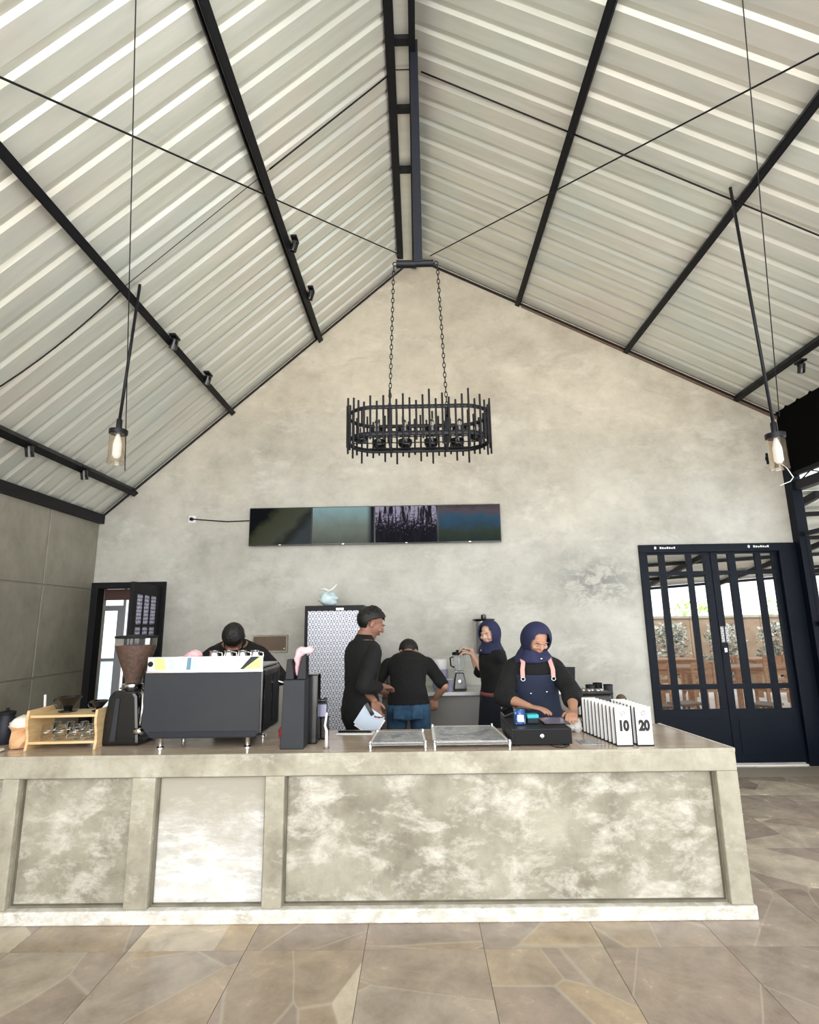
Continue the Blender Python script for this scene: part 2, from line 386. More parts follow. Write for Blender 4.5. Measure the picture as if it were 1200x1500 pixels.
# roof
ce = struct('ceiling')
pitch=.21; nr=4; W=pitch*nr
def sheet_mesh(slope, length, sgn):
    b=B(); prof=[]
    for i in range(nr):
        y=i*pitch
        prof += [(y,0),(y+.130,0),(y+.172,.018),(y+.183,.0185)]
    prof.append((W+.004,0))
    d = Vector((sgn, 0, -slope)).normalized(); up = Vector((sgn*slope,0,1)).normalized()
    A=[];Bv=[]
    for y,h in prof:
        A.append(b.verts.new(up*h+Vector((0,y,0)))); Bv.append(b.verts.new(up*h+d*length+Vector((0,y,0))))
    for i in range(len(prof)-1): b.faces.new((A[i],A[i+1],Bv[i+1],Bv[i]))
    return b
for sgn, slope, length in ((-1,SL,(RX-XL+.25)*math.sqrt(1+SL*SL)), (1,SR,(XR-RX+.10)*math.sqrt(1+SR*SR))):
    first=None
    for i in range(11):
        y = YB+.055-W*(i+1)
        if y < YF-W: break
        jit = random.uniform(-.002,.002)
        if first is None:
            first=obj('roof_sheet', sheet_mesh(slope,length,sgn), M['zinc'], ce, loc=(RX,y,RZ+.01))
            s=first.modifiers.new('solid','SOLIDIFY'); s.thickness=.002
        else:
            o=first.copy(); C.objects.link(o); o.parent=ce; o.location=(RX,y,RZ+.01+jit)
# ridge cap closing the top, flat zinc between the two ridge beams
def slopepoly(sgn): return None
def purlin(x, slope, sgn, wd=.065, dp=.085, name='purlin', y0=YF, y1=YB-.005, m='black'):
    z = RZ-slope*abs(x-RX); d=Vector((sgn,0,-slope)).normalized(); up=Vector((sgn*slope,0,1)).normalized()
    b=B(); c=Vector((x,0,z-.006))
    for (a0,a1,h0,h1) in ((-wd/2,wd/2,-dp,-dp+.006),(-wd/2,-wd/2+.006,-dp,0),(-wd/2,wd/2,-.006,0),(wd/2-.006,wd/2,-.022,0),(wd/2-.006,wd/2,-dp,-dp+.02)):
        vs=[b.verts.new(c+d*a+up*h+Vector((0,y,0))) for y in (y0,y1) for a,h in ((a0,h0),(a1,h0),(a1,h1),(a0,h1))]
        for f in ((0,1,2,3),(7,6,5,4),(0,4,5,1),(1,5,6,2),(2,6,7,3),(3,7,4,0)): b.faces.new([vs[i] for i in f])
    return obj(name,b,M[m],ce)
for x in (-1.25,-2.345,-3.50): purlin(x,SL,-1)
for x in (1.395,2.74,4.05): purlin(x,SR,1,.06,.07)
# ridge ladder: left and right ridge beams with cross pieces
boxo('ridge_beam',-.185,-.11,YF,YB-.25,6.20,6.27,M['black'],ce); boxo('ridge_beam',.005,.058,YF,YB-.05,6.20,6.30,M['black'],ce)
boxo('ridge_cap', -.14,.05,YF,YB, 6.268,6.272, M['zinc'], ce)
for py in (57,158,247):
    p=P(594,py,Z=6.25); b=B(); bx(b,-.13,.03,p.y-.03,p.y+.03,6.215,6.26); obj('cross_piece',b,M['black'],ce)
p=P(592,102,Z=6.25); b=B(); tube(b,[(-.12,p.y,6.25),(.03,p.y,6.25)],.005,6); obj('sag_rod',b,M['black'],ce)
# eave channel left, verge trims on the back wall
boxo('eave_beam', XL-.06,XL+.06,YF,YB,2.845,2.955, M['black'], ce)
b=B(); d=.03
prism(b,[(XL,zl(XL)-.03),(-.02,zl(-.02)-.03),(-.02,zl(-.02)-.048),(XL,zl(XL)-.048)], YB-.035, YB-.002); obj('verge_trim',b,M['black2'],ce)
b=B(); prism(b,[(.15,zr(.15)-.03),(XR,zr(XR)-.03),(XR,zr(XR)-.05),(.15,zr(.15)-.05)], YB-.035, YB-.002); obj('verge_trim',b,M['black2'],ce)
b=B(); prism(b,[(1.42,zr(1.42)-.03),(XR,zr(XR)-.03),(XR,zr(XR)-.085),(1.42,zr(1.42)-.075)], YB-.016, YB-.004); obj('verge_angle',b,M['bwood'],ce)
# sag rods and bracing cables just under the sheets
def onL(px,py,off=.05):
    d = CM @ Vector(((px-600)/F, -(py-750)/F, -1)); o=Vector((0,0,EYE)); n=Vector((-SL,0,1)); t=((RZ-SL*RX-off)-n.dot(o))/n.dot(d); return o+d*t
def onR(px,py,off=.05):
    d = CM @ Vector(((px-600)/F, -(py-750)/F, -1)); o=Vector((0,0,EYE)); n=Vector((SR,0,1)); t=((RZ+SR*RX-off)-n.dot(o))/n.dot(d); return o+d*t
def rod(pts, r, name='sag_rod', sag=0, m='black'):
    b=B(); q=[]
    for a,c in zip(pts,pts[1:]):
        for i in range(8):
            t=i/8; v=Vector(a).lerp(Vector(c),t); v.z -= sag*4*t*(1-t); q.append(v)
    q.append(Vector(pts[-1])); tube(b,q,r,6); return obj(name,b,M[m],ce,smooth=True)
a,c,e,g_=onL(568,111),onL(395,248),onL(181,421),onL(0,563)
rod([a,c],.007); rod([c,e],.003); rod([e,g_+(g_-e)*.1],.006,sag=.06)
a,c,e,g_=onR(617,105),onR(837,195),onR(1083,297),onR(1200,345)
rod([a,c],.007); rod([c,e],.007); rod([e,g_+(g_-e)*.3],.007)
for v in (c,e):
    b=B(); ell(b,(v.x,v.y,v.z-.02),(.022,.022,.022)); obj('rod_nut',b,M['black'],ce,smooth=True)
a,c=onL(0,113,.12),onL(588,374,.12); rod([a+(a-c)*.25,c],.0065,'brace_cable')
a,c=onR(1200,78,.12),onR(630,375,.12); rod([a+(a-c)*.25,c],.0065,'brace_cable')
# right eave: black fascia, beam, column, glazing to the porch
wr = struct('wall_right')
boxo('fascia', XR,XR+.06,YF,YB,3.30,4.13, M['dark_fascia'], wr)
boxo('eave_beam', XR,XR+.10,YF,YB,3.08,3.19, M['black2'], wr)
boxo('bottom_chord', XR,XR+.06,YF,YB,3.255,3.30, M['black'], wr)
b=B()
for i in range(24):
    y=YF+i*.36; tube(b,[(XR+.05,y,3.19),(XR+.05,y+.18,3.26),(XR+.05,y+.36,3.19)],.008,6)
obj('truss_bracing',b,M['black2'],wr)
boxo('column', XR-.03,XR+.09,YB-.12,YB,0,3.40, M['door'], wr, bevel=.004)
boxo('column', XR-.01,XR+.09,2.0,2.12,0,3.12, M['door'], wr)
boxo('transom', XR+.01,XR+.06,2.12,YB-.12,2.53,2.58, M['navy_steel'], wr)
boxo('transom', XR+.01,XR+.06,2.12,YB-.12,1.50,1.55, M['door'], wr)
boxo('kick_panel', XR+.02,XR+.05,2.12,YB-.12,.0,.30, M['door'], wr)
for y in (3.6,5.1):
    boxo('mullion', XR+.01,XR+.06,y,y+.05,0,3.1, M['door'], wr)
for y0,y1 in ((2.12,3.6),(3.65,5.1),(5.15,YB-.12)):
    boxo('glass_pane', XR+.033,XR+.039,y0,y1,.3,2.53, M['pane'], wr)

# door_2: glazed double steel door in the back wall
d2 = struct('door_2'); yd=YB+.02
def dbox(n,x0,x1,z0,z1,t=.04,m='door',p=None,y=yd): return boxo(n,x0,x1,y,y+t,z0,z1,M[m],p or d2,bevel=.003)
dbox('door_frame',2.63,4.47,2.375,2.47,.08,y=YB-.03); dbox('door_frame',2.63,2.70,.0,2.375,.08,y=YB-.03); dbox('door_frame',4.27,4.47,0,2.375,.08,y=YB-.03)
for L0,L1,xs in ((2.70,3.475,[(2.74,2.875),(2.945,3.20),(3.262,3.40)]),(3.485,4.27,[(3.565,3.69),(3.775,4.01),(4.078,4.21)])):
    lf = boxo('door_leaf', L0,L1,yd,yd+.04,.03,.60,M['door'],d2,bevel=.003)
    boxo('leaf_panel', L0+.09,L1-.09,yd-.006,yd,.12,.50,M['door'],lf,bevel=.004)
    for n_,z0,z1 in (('rail',2.355,2.375),('rail',2.11,2.155),('rail',.815,.87),):
        boxo(n_,L0+.001,L1-.001,yd-.003,yd+.043,z0,z1,M['door'],lf)
    ed=[L0]+[v for q in xs for v in q]+[L1]
    for i in range(0,len(ed),2): boxo('stile',ed[i],ed[i+1],yd,yd+.04,.60,2.355,M['door'],lf,bevel=.002)
    for q0,q1 in xs:
        for z0,z1 in ((.60,.815),(.87,2.11),(2.155,2.355)): boxo('pane',q0,q1,yd+.018,yd+.022,z0,z1,M['pane'],lf)
lk=boxo('door_lock',3.50,3.53,yd-.035,yd,1.22,1.27,M['chrome'],d2,bevel=.004)
for x0 in (3.495,3.548):
    s=boxo('door_sticker',x0,x0+.038,yd-.0045,yd-.002,1.33,1.51,M['inkg'],d2)
    b=B()
    for i in range(6):
        z=1.345+i*.027; bx(b,x0+.006,x0+.032,yd-.0055,yd-.0045,z,z+.006); bx(b,x0+(.006 if i%2 else .024),x0+(.014 if i%2 else .032),yd-.0055,yd-.0045,z,z+.018)
    q=obj('sticker_marks',b,M['paper'],s); q['kind']='stuff'
for x0 in (2.82,3.92):
    b=B(); ell(b,(x0,YB-.035,2.43),(.014,.006,.018)); o=obj('arrow_mark',b,M['paper'],d2)
    b=B()
    for i in range(7): bx(b,x0+.055+i*.027,x0+.074+i*.027,YB-.0335,YB-.030,2.418,2.442-.004*(i%3))
    q=obj('small_notice_marks',b,M['paper'],d2); q['kind']='stuff'
boxo('threshold',2.63,4.47,YB-.0,YB+.16,-.004,.012,M['white'],d2)

# door_1: dark frame at left, leaf standing open into the room
d1 = struct('door_1')
for a_ in ((-3.87,-3.79,0,2.13),(-3.79,-3.07,2.06,2.13),(-3.07,-2.99,0,2.13)):
    boxo('door_frame',a_[0],a_[1],YB-.04,YB+.1,a_[2],a_[3],M['mblack'],d1,bevel=.003)
boxo('transom_board',-3.79,-3.07,YB+.12,YB+.15,1.93,2.06,M['rust'],d1)
lf = bpy.data.objects.new('door_leaf',None); C.objects.link(lf); lf.parent=d1; lf.location=(-3.05,YB-.05,0); lf.rotation_euler=(0,0,R(-83.5))
lw=.80
for a_ in ((0,.10,.02,2.07),(lw-.10,lw,.02,2.07),(.10,lw-.10,1.95,2.07),(.10,lw-.10,.02,.60)): boxo('leaf_frame',a_[0],a_[1],-.02,.02,a_[2],a_[3],M['mblack'],lf,bevel=.002)
m=mat('patterned_glass_film',(.5,.5,.62),.4); k=NT(m); vo=k.n('ShaderNodeTexVoronoi'); vo.inputs['Scale'].default_value=26; vo.inputs['Randomness'].default_value=.25
tc=k.n('ShaderNodeTexCoord'); k.l(tc.outputs['Object'],vo.inputs['Vector'])
k.l(k.ramp(vo.outputs['Distance'],[(.34,(.70,.70,.84)),(.46,(.12,.12,.24))]),k.b.inputs['Base Color']); M['film']=m
gx=[.10,.30,.50,lw-.10]; gz=[.60,.95,1.29,1.62,1.95]
for x0,x1 in zip(gx,gx[1:]):
    for z0,z1 in zip(gz,gz[1:]): boxo('pane',x0,x1,-.004,.004,z0,z1,M['film'],lf)
for x0 in gx[1:-1]: boxo('glazing_bar',x0-.013,x0+.013,-.016,.016,.60,1.95,M['mblack'],lf)
for z0 in gz[1:-1]: boxo('glazing_bar',.10,lw-.10,-.016,.016,z0-.013,z0+.013,M['mblack'],lf)
b=B(); tube(b,[(lw-.06,-.02,1.0),(lw-.06,-.06,1.0),(lw-.16,-.06,1.0)],.009,8); obj('door_handle',b,M['chrome'],lf,smooth=True)
boxo('door_closer',.02,.22,-.06,-.02,1.98,2.03,M['steel'],lf)
# small lobby behind door_1 with a daylit window
wn = struct('window_1')
yw=YB+1.05
boxo('pane',-4.75,-4.11,yw+.02,yw+.03,1.20,1.83,M['lit'],wn); boxo('pane',-4.75,-4.11,yw+.02,yw+.03,.42,1.16,M['frosted'],wn); boxo('pane',-4.02,-3.97,yw+.02,yw+.03,.42,2.4,M['lit'],wn); boxo('pane',-4.75,-4.02,yw+.02,yw+.03,1.90,2.4,M['lit'],wn)
for a_ in ((-4.75,-4.04,1.83,1.90),(-4.11,-4.04,.42,1.83),(-4.75,-4.11,1.16,1.20),(-4.04,-4.02,.42,2.4),(-3.97,-3.93,.42,2.4),(-4.75,-3.93,.36,.42)): boxo('window_frame',a_[0],a_[1],yw-.02,yw+.02,a_[2],a_[3],M['greyframe'],wn)
wlb = struct('wall_lobby')
boxo('wall_panel',-3.93,-3.2,yw-.02,yw+.1,0,2.5,M['wall_left'],wlb); boxo('wall_panel',-4.95,-4.75,YB+.18,yw+.1,0,2.5,M['wall_left'],wlb)
boxo('wall_panel',-4.75,-3.93,yw-.02,yw+.1,0,.36,M['wall_left'],wlb); boxo('soffit',-4.95,-3.0,YB+.18,yw+.1,2.40,2.5,M['rust'],wlb); boxo('lobby_floor',-4.95,-3.0,YB+.18,yw+.1,-.05,0,M['grout'],wlb)
boxo('wall_panel',-3.2,-3.0,YB+.18,yw+.1,0,2.4,M['wall_left'],wlb)
# ------------------------------------------------------------------ counter
m=mat('counter_stone',(.42,.33,.25),.16); k=NT(m); n1=k.noise(k.pos((1,3,1)),3,6,.6,1)
k.l(k.ramp(n1,[(.3,(.40,.32,.245)),(.5,(.52,.42,.33)),(.7,(.62,.52,.42))]),k.b.inputs['Base Color']); M['ctop']=m
CY0, CY1, CZ, CX1 = 3.39, 4.10, .87, 1.80
ct = thing('service_counter','long bare concrete service counter with recessed front panels and stone top','counter',(0,0,0))
# carcass behind the panels
boxo('carcass', XL+.01, CX1-.02, CY0+.09, CY1-.03, 0, CZ-.03, M['counter_frame'], ct)
# front frame: rails and stiles, panels sunk 5 cm
fr=[(XL+.01,-2.99),(-2.42,-2.325),(-1.665,-1.53),(-.895,-.785),(1.68,CX1)]
for i,(x0,x1) in enumerate(fr): boxo('stile',x0,x1,CY0,CY0+.09,.07,.75,M['counter_frame'],ct,bevel=.006)
boxo('top_rail',XL+.01,CX1,CY0,CY0+.09,.75,.855,M['counter_frame'],ct,bevel=.006)
boxo('bottom_skirt',XL+.01,CX1+.012,CY0-.012,CY0+.07,0,.07,M['skirt'],ct,bevel=.008)
for i,((a,x0),(x1,c_)) in enumerate(zip(fr,fr[1:])):
    o=boxo('recessed_panel',x0-.01,x1+.01,CY0+.06,CY0+.088,.06,.76,M['counter_white'] if i==2 else M['counter'],ct)
    if i==2: o['label']='whitewashed plaster panel'
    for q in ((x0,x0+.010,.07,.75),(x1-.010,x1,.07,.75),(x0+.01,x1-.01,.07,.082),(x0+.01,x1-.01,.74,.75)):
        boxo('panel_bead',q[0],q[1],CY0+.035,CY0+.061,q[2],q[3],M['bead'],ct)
boxo('end_wall',CX1-.07,CX1-.03,CY0+.07,CY1+.0,0,.855,M['counter_frame'],ct,bevel=.006)
boxo('return_wall',1.22,1.60,CY1+.01,5.0,0,.85,M['counter_frame'],ct,bevel=.006); boxo('stone_slab',1.20,1.625,CY1+.10,5.02,.85,CZ,M['ctop'],ct)
xs=[XL+.01,-2.67,-2.07,-1.47,-.87,-.27,.33,.93,1.40]
for x0,x1 in zip(xs,xs[1:]): boxo('stone_slab',x0+.001,x1-.001,CY0+.012,CY1,CZ-.02,CZ,M['ctop'],ct)
b=B(); prism(b,[(1.401,CY0+.012),(CX1-.012,CY0+.012),(1.70,4.19),(1.401,4.12)],CZ-.02,CZ,'Z'); obj('stone_slab',b,M['ctop'],ct)
b=B(); prism(b,[(XL+.01,CY0),(CX1,CY0),(CX1,CY0+.012),(XL+.01,CY0+.012)],CZ-.016,CZ+.003,'Z'); obj('edge_trim',b,M['counter_frame'],ct)
b=B(); prism(b,[(CX1-.012,CY0+.012),(CX1,CY0+.012),(1.715,4.2),(1.70,4.19)],CZ-.02,CZ+.003,'Z'); obj('edge_trim',b,M['skirt'],ct)

# ------------------------------------------------------------------ things on the counter
Z0=CZ
# leftmost saucer, dark jar, bag, carafe
t=thing('saucer','cream saucer at the far left edge of the counter','saucer',(-2.60,3.50,Z0)); b=B(); lathe(b,[(.03,0),(.04,.002),(.075,.014),(.073,.018),(.035,.006)],n=24); obj('dish',b,M['cream'],t,smooth=True)
b=B(); torus(b,(0,0,.008),.034,.003); obj('foot_ring',b,M['cream'],t,smooth=True)
t=thing('storage_jar','dark jar at the far left end of the counter','jar',(-2.72,3.78,Z0)); b=B(); lathe(b,[(.05,0),(.06,.02),(.06,.14),(.045,.17),(.045,.18)]); obj('body',b,M['navy_steel'],t,smooth='auto'); b=B(); lathe(b,[(.05,.18),(.05,.20),(.01,.21),(.01,.225)]); obj('lid',b,M['mblack'],t,smooth='auto')
t=thing('paper_sack','crumpled tan paper sack topped with a white cloth beside the glass rack','sack',(-2.52,3.68,Z0))
b=B(); lathe(b,[(.055,0),(.075,.01),(.085,.05),(.075,.10),(.09,.125),(.07,.13)],n=14)
for v in b.verts: v.co += Vector((random.uniform(-.012,.012),random.uniform(-.012,.012),0 if v.co.z<.005 else random.uniform(-.008,.008)))
obj('sack',b,M['tan'],t,smooth=False)
b=B(); ell(b,(0,0,.145),(.085,.075,.045)); 
for v in b.verts: v.co += Vector((random.uniform(-.006,.006),random.uniform(-.006,.006),random.uniform(-.006,.006)))
obj('cloth',b,M['cream'],t,smooth=True)
t=thing('glass_carafe','clear glass carafe with a white stirring stick behind the paper sack','carafe',(-2.54,3.90,Z0)); b=B(); lathe(b,[(.05,0),(.065,.02),(.06,.09),(.03,.14),(.028,.17),(.045,.20)],n=24); obj('bowl',b,M['glass'],t,smooth=True)
b=B(); tube(b,[(0,0,.02),(-.02,0,.29)],.008,8); obj('stirring_stick',b,M['white'],t,smooth=True)
# rack with glasses and drippers
t=thing('glass_rack','small light wood two-shelf rack holding upturned glasses','rack',(-2.215,3.57,Z0),R(3)); rk=t
def wavy(x):
    pts=[]
    for i in range(13):
        z=.235*i/12; pts.append((.0+.012*math.sin(z*26),z))
    poly=[(y-.01,z) for y,z in pts]+[(y+.27,z) for y,z in reversed(pts)]
    return poly
for s,x in ((-1,-.215),(1,.2)):
    b=B(); prism(b,wavy(x),x,x+.016,'X'); obj('side_panel',b,M['wood'],t,bevel=.002)
boxo('shelf',-.2,.2,.0,.26,.035,.05,M['wood'],t,bevel=.002); boxo('shelf',-.2,.2,.0,.26,.19,.205,M['wood'],t,bevel=.002)
g0=thing('upturned_glass','clear glass standing upside down in the wooden rack','glass',(0,0,0),0,'front row glasses in the wooden rack')
b=B(); lathe(b,[(.026,0),(.034,.002),(.033,.05),(.024,.085),(.0235,.088),(.0,.088)],n=18); obj('bowl',b,M['glass'],g0,smooth='auto')
b=B(); torus(b,(0,0,.045),.0335,.0025,n=18,k=6); obj('rim',b,M['chrome'],g0,smooth=True)
pos=[(-.13,.07),(-.045,.07),(.045,.07),(.13,.07),(-.13,.17),(-.045,.17),(.045,.17),(.13,.17)]
for i,(x,y) in enumerate(pos):
    L=Matrix.Rotation(R(3),4,'Z')@Vector((x,y,.051)); loc=Vector((-2.215,3.57,Z0))+L
    lab='clear upturned glass, '+['leftmost','second from left','third from left','rightmost'][i%4]+(' in the front row of the wooden rack' if i<4 else ' in the rear row of the wooden rack')
    gr='front row glasses in the wooden rack' if i<4 else 'rear row glasses in the wooden rack'
    if i==0: g0.location=loc; g0['label']=lab; g0['group']=gr
    else: dup(g0,loc,0,lab,gr)
def dripper(loc,label,s=1):
    t=thing('coffee_dripper',label,'coffee dripper',loc)
    b=B(); lathe(b,[(.045*s,0),(.05*s,.004),(.05*s,.008),(.02*s,.014),(.022*s,.02),(.07*s,.085*s),(.066*s,.085*s),(.018*s,.022),(.0,.022)],n=24); obj('cone',b,M['gblack'],t,smooth='auto')
    b=B(); tube(b,[(-.05*s,0,.07*s),(-.085*s,0,.07*s),(-.09*s,0,.05*s),(-.075*s,0,.03*s),(-.038*s,0,.03*s)],.005,8); obj('handle',b,M['gblack'],t,smooth=True)
dripper((-2.27,3.70,Z0+.205),'larger glossy black coffee dripper on the left of the wooden rack',1.1)
dripper((-2.07,3.70,Z0+.205),'smaller black coffee dripper on the right of the wooden rack',.8)
# grinder
t=thing('coffee_grinder','tall black coffee grinder with a conical hopper of brown beans','coffee grinder',(-1.90,3.78,Z0))
b=B(); prism(b,[(-.13,0),(.13,0),(.10,.30),(.075,.335),(-.06,.335),(-.09,.30)],-.13,.13); obj('body',b,M['gblack'],t,bevel=.02)
b=B(); prism(b,[(-.055,.03),(-.02,.03),(-.01,.29),(-.035,.29)],-.136,-.13); obj('front_strip',b,M['slate'],t,bevel=.001)
b=B(); lathe(b,[(.06,.335),(.065,.345),(.065,.365),(.05,.37)],n=24); obj('collar',b,M['chrome'],t,smooth='auto')
b=B(); lathe(b,[(.05,.37),(.054,.40),(.125,.60),(.127,.66),(.123,.66)],n=32); h=obj('hopper',b,M['hopper'],t,smooth='auto')
b=B(); lathe(b,[(.043,.375),(.05,.40),(.115,.59),(.118,.615),(.02,.62)],n=32); obj('coffee_beans',b,M['beans'],h,smooth='auto')
b=B(); lathe(b,[(.13,.66),(.135,.665),(.135,.675),(.02,.685)],n=32); obj('lid',b,M['mblack'],t,smooth='auto')
b=B(); tube(b,[(.075,-.05,.32),(.11,-.08,.30),(.125,-.10,.22),(.12,-.11,.12)],.012,8); tube(b,[(.10,-.13,.09),(.15,-.13,.09)],.02,10); obj('dosing_spout',b,M['chrome'],t,smooth=True)
# espresso machine
ex=-1.335; ey=3.56
t=thing('espresso_machine','large slate grey espresso machine with a white decorated top edge','espresso machine',(ex,ey,Z0))
b=B(); prism(b,[(-.345,.085),(-.385,.13),(-.385,.455),(.345,.455),(.345,.085),(.315,.06),(-.315,.06)],0,.012); obj('back_panel',b,M['slate'],t,bevel=.004)
boxo('housing',-.36,.36,.012,.44,.065,.47,M['gblack'],t,bevel=.02)
boxo('lower_trim',-.33,.33,-.006,.0,.066,.10,M['navy_steel'],t,bevel=.002)
b=B(); prism(b,[(-.372,.46),(.355,.46),(.355,.545),(-.372,.545)],-.004,.010); top=obj('top_rail',b,M['white'],t,bevel=.004)
def poly(name,pts,m,par,y=-.0052,th=.0014):
    b=B(); prism(b,pts,y,y+th); return obj(name,b,m,par)
lime=mat('lime_print',(.62,.72,.25),.5); pblue=mat('pale_blue_print',(.50,.74,.85),.5); sblue=mat('steel_blue_print',(.12,.25,.36),.5)
poly('printed_motif',[(-.32,.466),(-.25,.466),(-.27,.54),(-.335,.54)],lime,top); poly('printed_motif',[(-.235,.466),(-.19,.466),(-.215,.54),(-.25,.54)],pblue,top)
poly('printed_motif',[(-.125,.466),(-.098,.466),(-.095,.54),(-.12,.54)],sblue,top); poly('printed_motif',[(.205,.466),(.345,.466),(.345,.54),(.31,.54)],lime,top)
poly('printed_motif',[(.215,.466),(.235,.466),(.335,.54),(.28,.54)],M['slate'],top,y=-.0062); poly('printed_motif',[(-.09,.466),(-.05,.466),(-.06,.54),(-.09,.54)],pblue,top)
b=B(); ell(b,(-.352,-.006,.503),(.017,.004,.017)); obj('round_vent',b,M['mblack'],top,smooth=True)
boxo('trim_strip',-.375,.358,-.008,.012,.448,.462,M['chrome'],t,bevel=.002)
boxo('cup_tray',-.35,.35,.02,.40,.47,.486,M['steel'],t,bevel=.004)
for x in (-.27,.27):
    for y in (.03,.38):
        b=B(); lathe(b,[(.024,0),(.024,.006),(.014,.012),(.014,.055),(.022,.066)],c=(x,y,0),n=16); obj('foot',b,M['chrome'],t,smooth='auto')
b=B()
for i in range(2):
    bx(b,.36,.363,.06+.18*i,.20+.18*i,.12,.42)
obj('side_panel',b,M['black2'],t,bevel=.002)
b=B(); tube(b,[(.37,.32,.36),(.42,.36,.34),(.44,.36,.22),(.42,.36,.12)],.008,8); obj('steam_wand',b,M['chrome'],t,smooth=True)
for i,(x,y) in enumerate(((-.03,.2),(.06,.22),(.16,.2),(.25,.18))):
    c_=thing('milk_pitcher' ,['steel milk pitcher leftmost on the espresso machine','steel milk pitcher second from left on the espresso machine','steel milk pitcher third from left on the espresso machine','steel milk pitcher rightmost on the espresso machine'][i],'pitcher',(ex+x,ey+y,Z0+.486),0)
    b=B(); lathe(b,[(.032,0),(.036,.01),(.034,.04),(.026,.07),(.03,.085),(.027,.085),(.023,.07),(.0,.012)],n=18); obj('jug',b,M['chrome'],c_,smooth='auto')
    b=B(); tube(b,[(.03,0,.075),(.055,0,.07),(.058,0,.04),(.033,0,.02)],.004,8); obj('handle',b,M['chrome'],c_,smooth=True)
def rag(name,label,pts,m,rad,cat='cloth'):
    b=B()
    for (x,y,z),(a,c_,d) in zip(pts,rad): ell(b,(x,y,z),(a,c_,d),seg=14,rng=9)
    o=obj(name,b,m,smooth=True); r=o.modifiers.new('r','REMESH'); r.mode='VOXEL'; r.voxel_size=.008; r.use_smooth_shade=True
    d_=bpy.data.textures.new('crumple','CLOUDS'); d_.noise_scale=.035; q=o.modifiers.new('d','DISPLACE'); q.texture=d_; q.strength=.018
    tag(o,label,cat); return o
rag('folded_cloth','pink folded cloth on the left of the espresso machine',[(ex-.19,ey+.14,Z0+.513),(ex-.14,ey+.15,Z0+.545),(ex-.25,ey+.14,Z0+.505)],M['pink'],[(.08,.07,.03),(.055,.05,.035),(.06,.06,.022)])
# knock box / steam tower with pink cloth
t=thing('grinder_tower','slim slate grey tower unit with two upright prongs right of the espresso machine','coffee unit',(-.77,3.55,Z0))
b=B(); prism(b,[(-.075,0),(.068,0),(.068,.40),(-.062,.40)],-.05,.09); obj('body',b,M['slate'],t,bevel=.004)
b=B(); prism(b,[(-.06,.40),(-.005,.40),(-.022,.52),(-.052,.52)],-.02,.08); obj('prong',b,M['black2'],t,bevel=.003)
b=B(); prism(b,[(.012,.40),(.068,.40),(.066,.54),(.040,.54)],-.02,.08); obj('prong',b,M['black2'],t,bevel=.003)
boxo('rear_housing',-.06,.125,.09,.20,0,.42,M['gblack'],t,bevel=.01)
tc_=rag('hanging_towel','pink towel hung over the slate tower unit',[(-.768,3.58,Z0+.46),(-.762,3.57,Z0+.53),(-.74,3.58,Z0+.57),(-.70,3.60,Z0+.572),(-.765,3.58,Z0+.50)],M['pink'],[(.012,.02,.05),(.022,.025,.05),(.034,.03,.028),(.03,.03,.025),(.016,.02,.04)],'towel')
rag('red_cup_sleeve','small red packet between the espresso machine and slate tower',[(-.885,3.75,Z0+.05)],M['red'],[(.03,.03,.05)],'packet')
t=thing('milk_frother','black device with a pale label beside the patterned fridge','appliance',(-.655,3.82,Z0)); boxo('body',-.05,.05,-.05,.05,0,.14,M['gblack'],t,bevel=.01); boxo('label',-.045,.045,-.056,-.05,.145,.22,M['lilac'],t); boxo('back_plate',-.05,.05,-.05,-.04,.14,.24,M['slate'],t)
b=B(); tube(b,[(-.02,-.05,.235),(0,-.06,.25),(.03,-.05,.24),(.04,-.05,.26)],.012,8); obj('knob',b,M['gblack'],t,smooth=True)
t=thing('sign_stick','pale upright stick on a foot near the counter edge','stick',(-.567,3.52,Z0)); b=B(); tube(b,[(0,0,0),(0,0,.10),(-.01,0,.13),(0,0,.205)],[.011,.009,.007,.007],10); obj('stem',b,mat('pale_pink_plastic',(.78,.68,.70),.4),t,smooth=True); b=B(); lathe(b,[(.02,0),(.02,.004),(.01,.008)],n=16); obj('foot',b,M['acryl'],t)
t=thing('pen','thin dark pen lying on papers at the back edge of the counter','pen',(-.45,3.98,Z0)); b=B(); prism(b,[(-.12,-.03),(.13,-.05),(.14,.03),(-.10,.05)],0,.004,'Z'); obj('paper_sheet',b,M['paper'],t); b=B(); tube(b,[(-.11,0,.012),(.10,-.01,.012),(.12,-.012,.01)],[.007,.007,.003],8); obj('pen',b,M['mblack'],t,smooth=True)
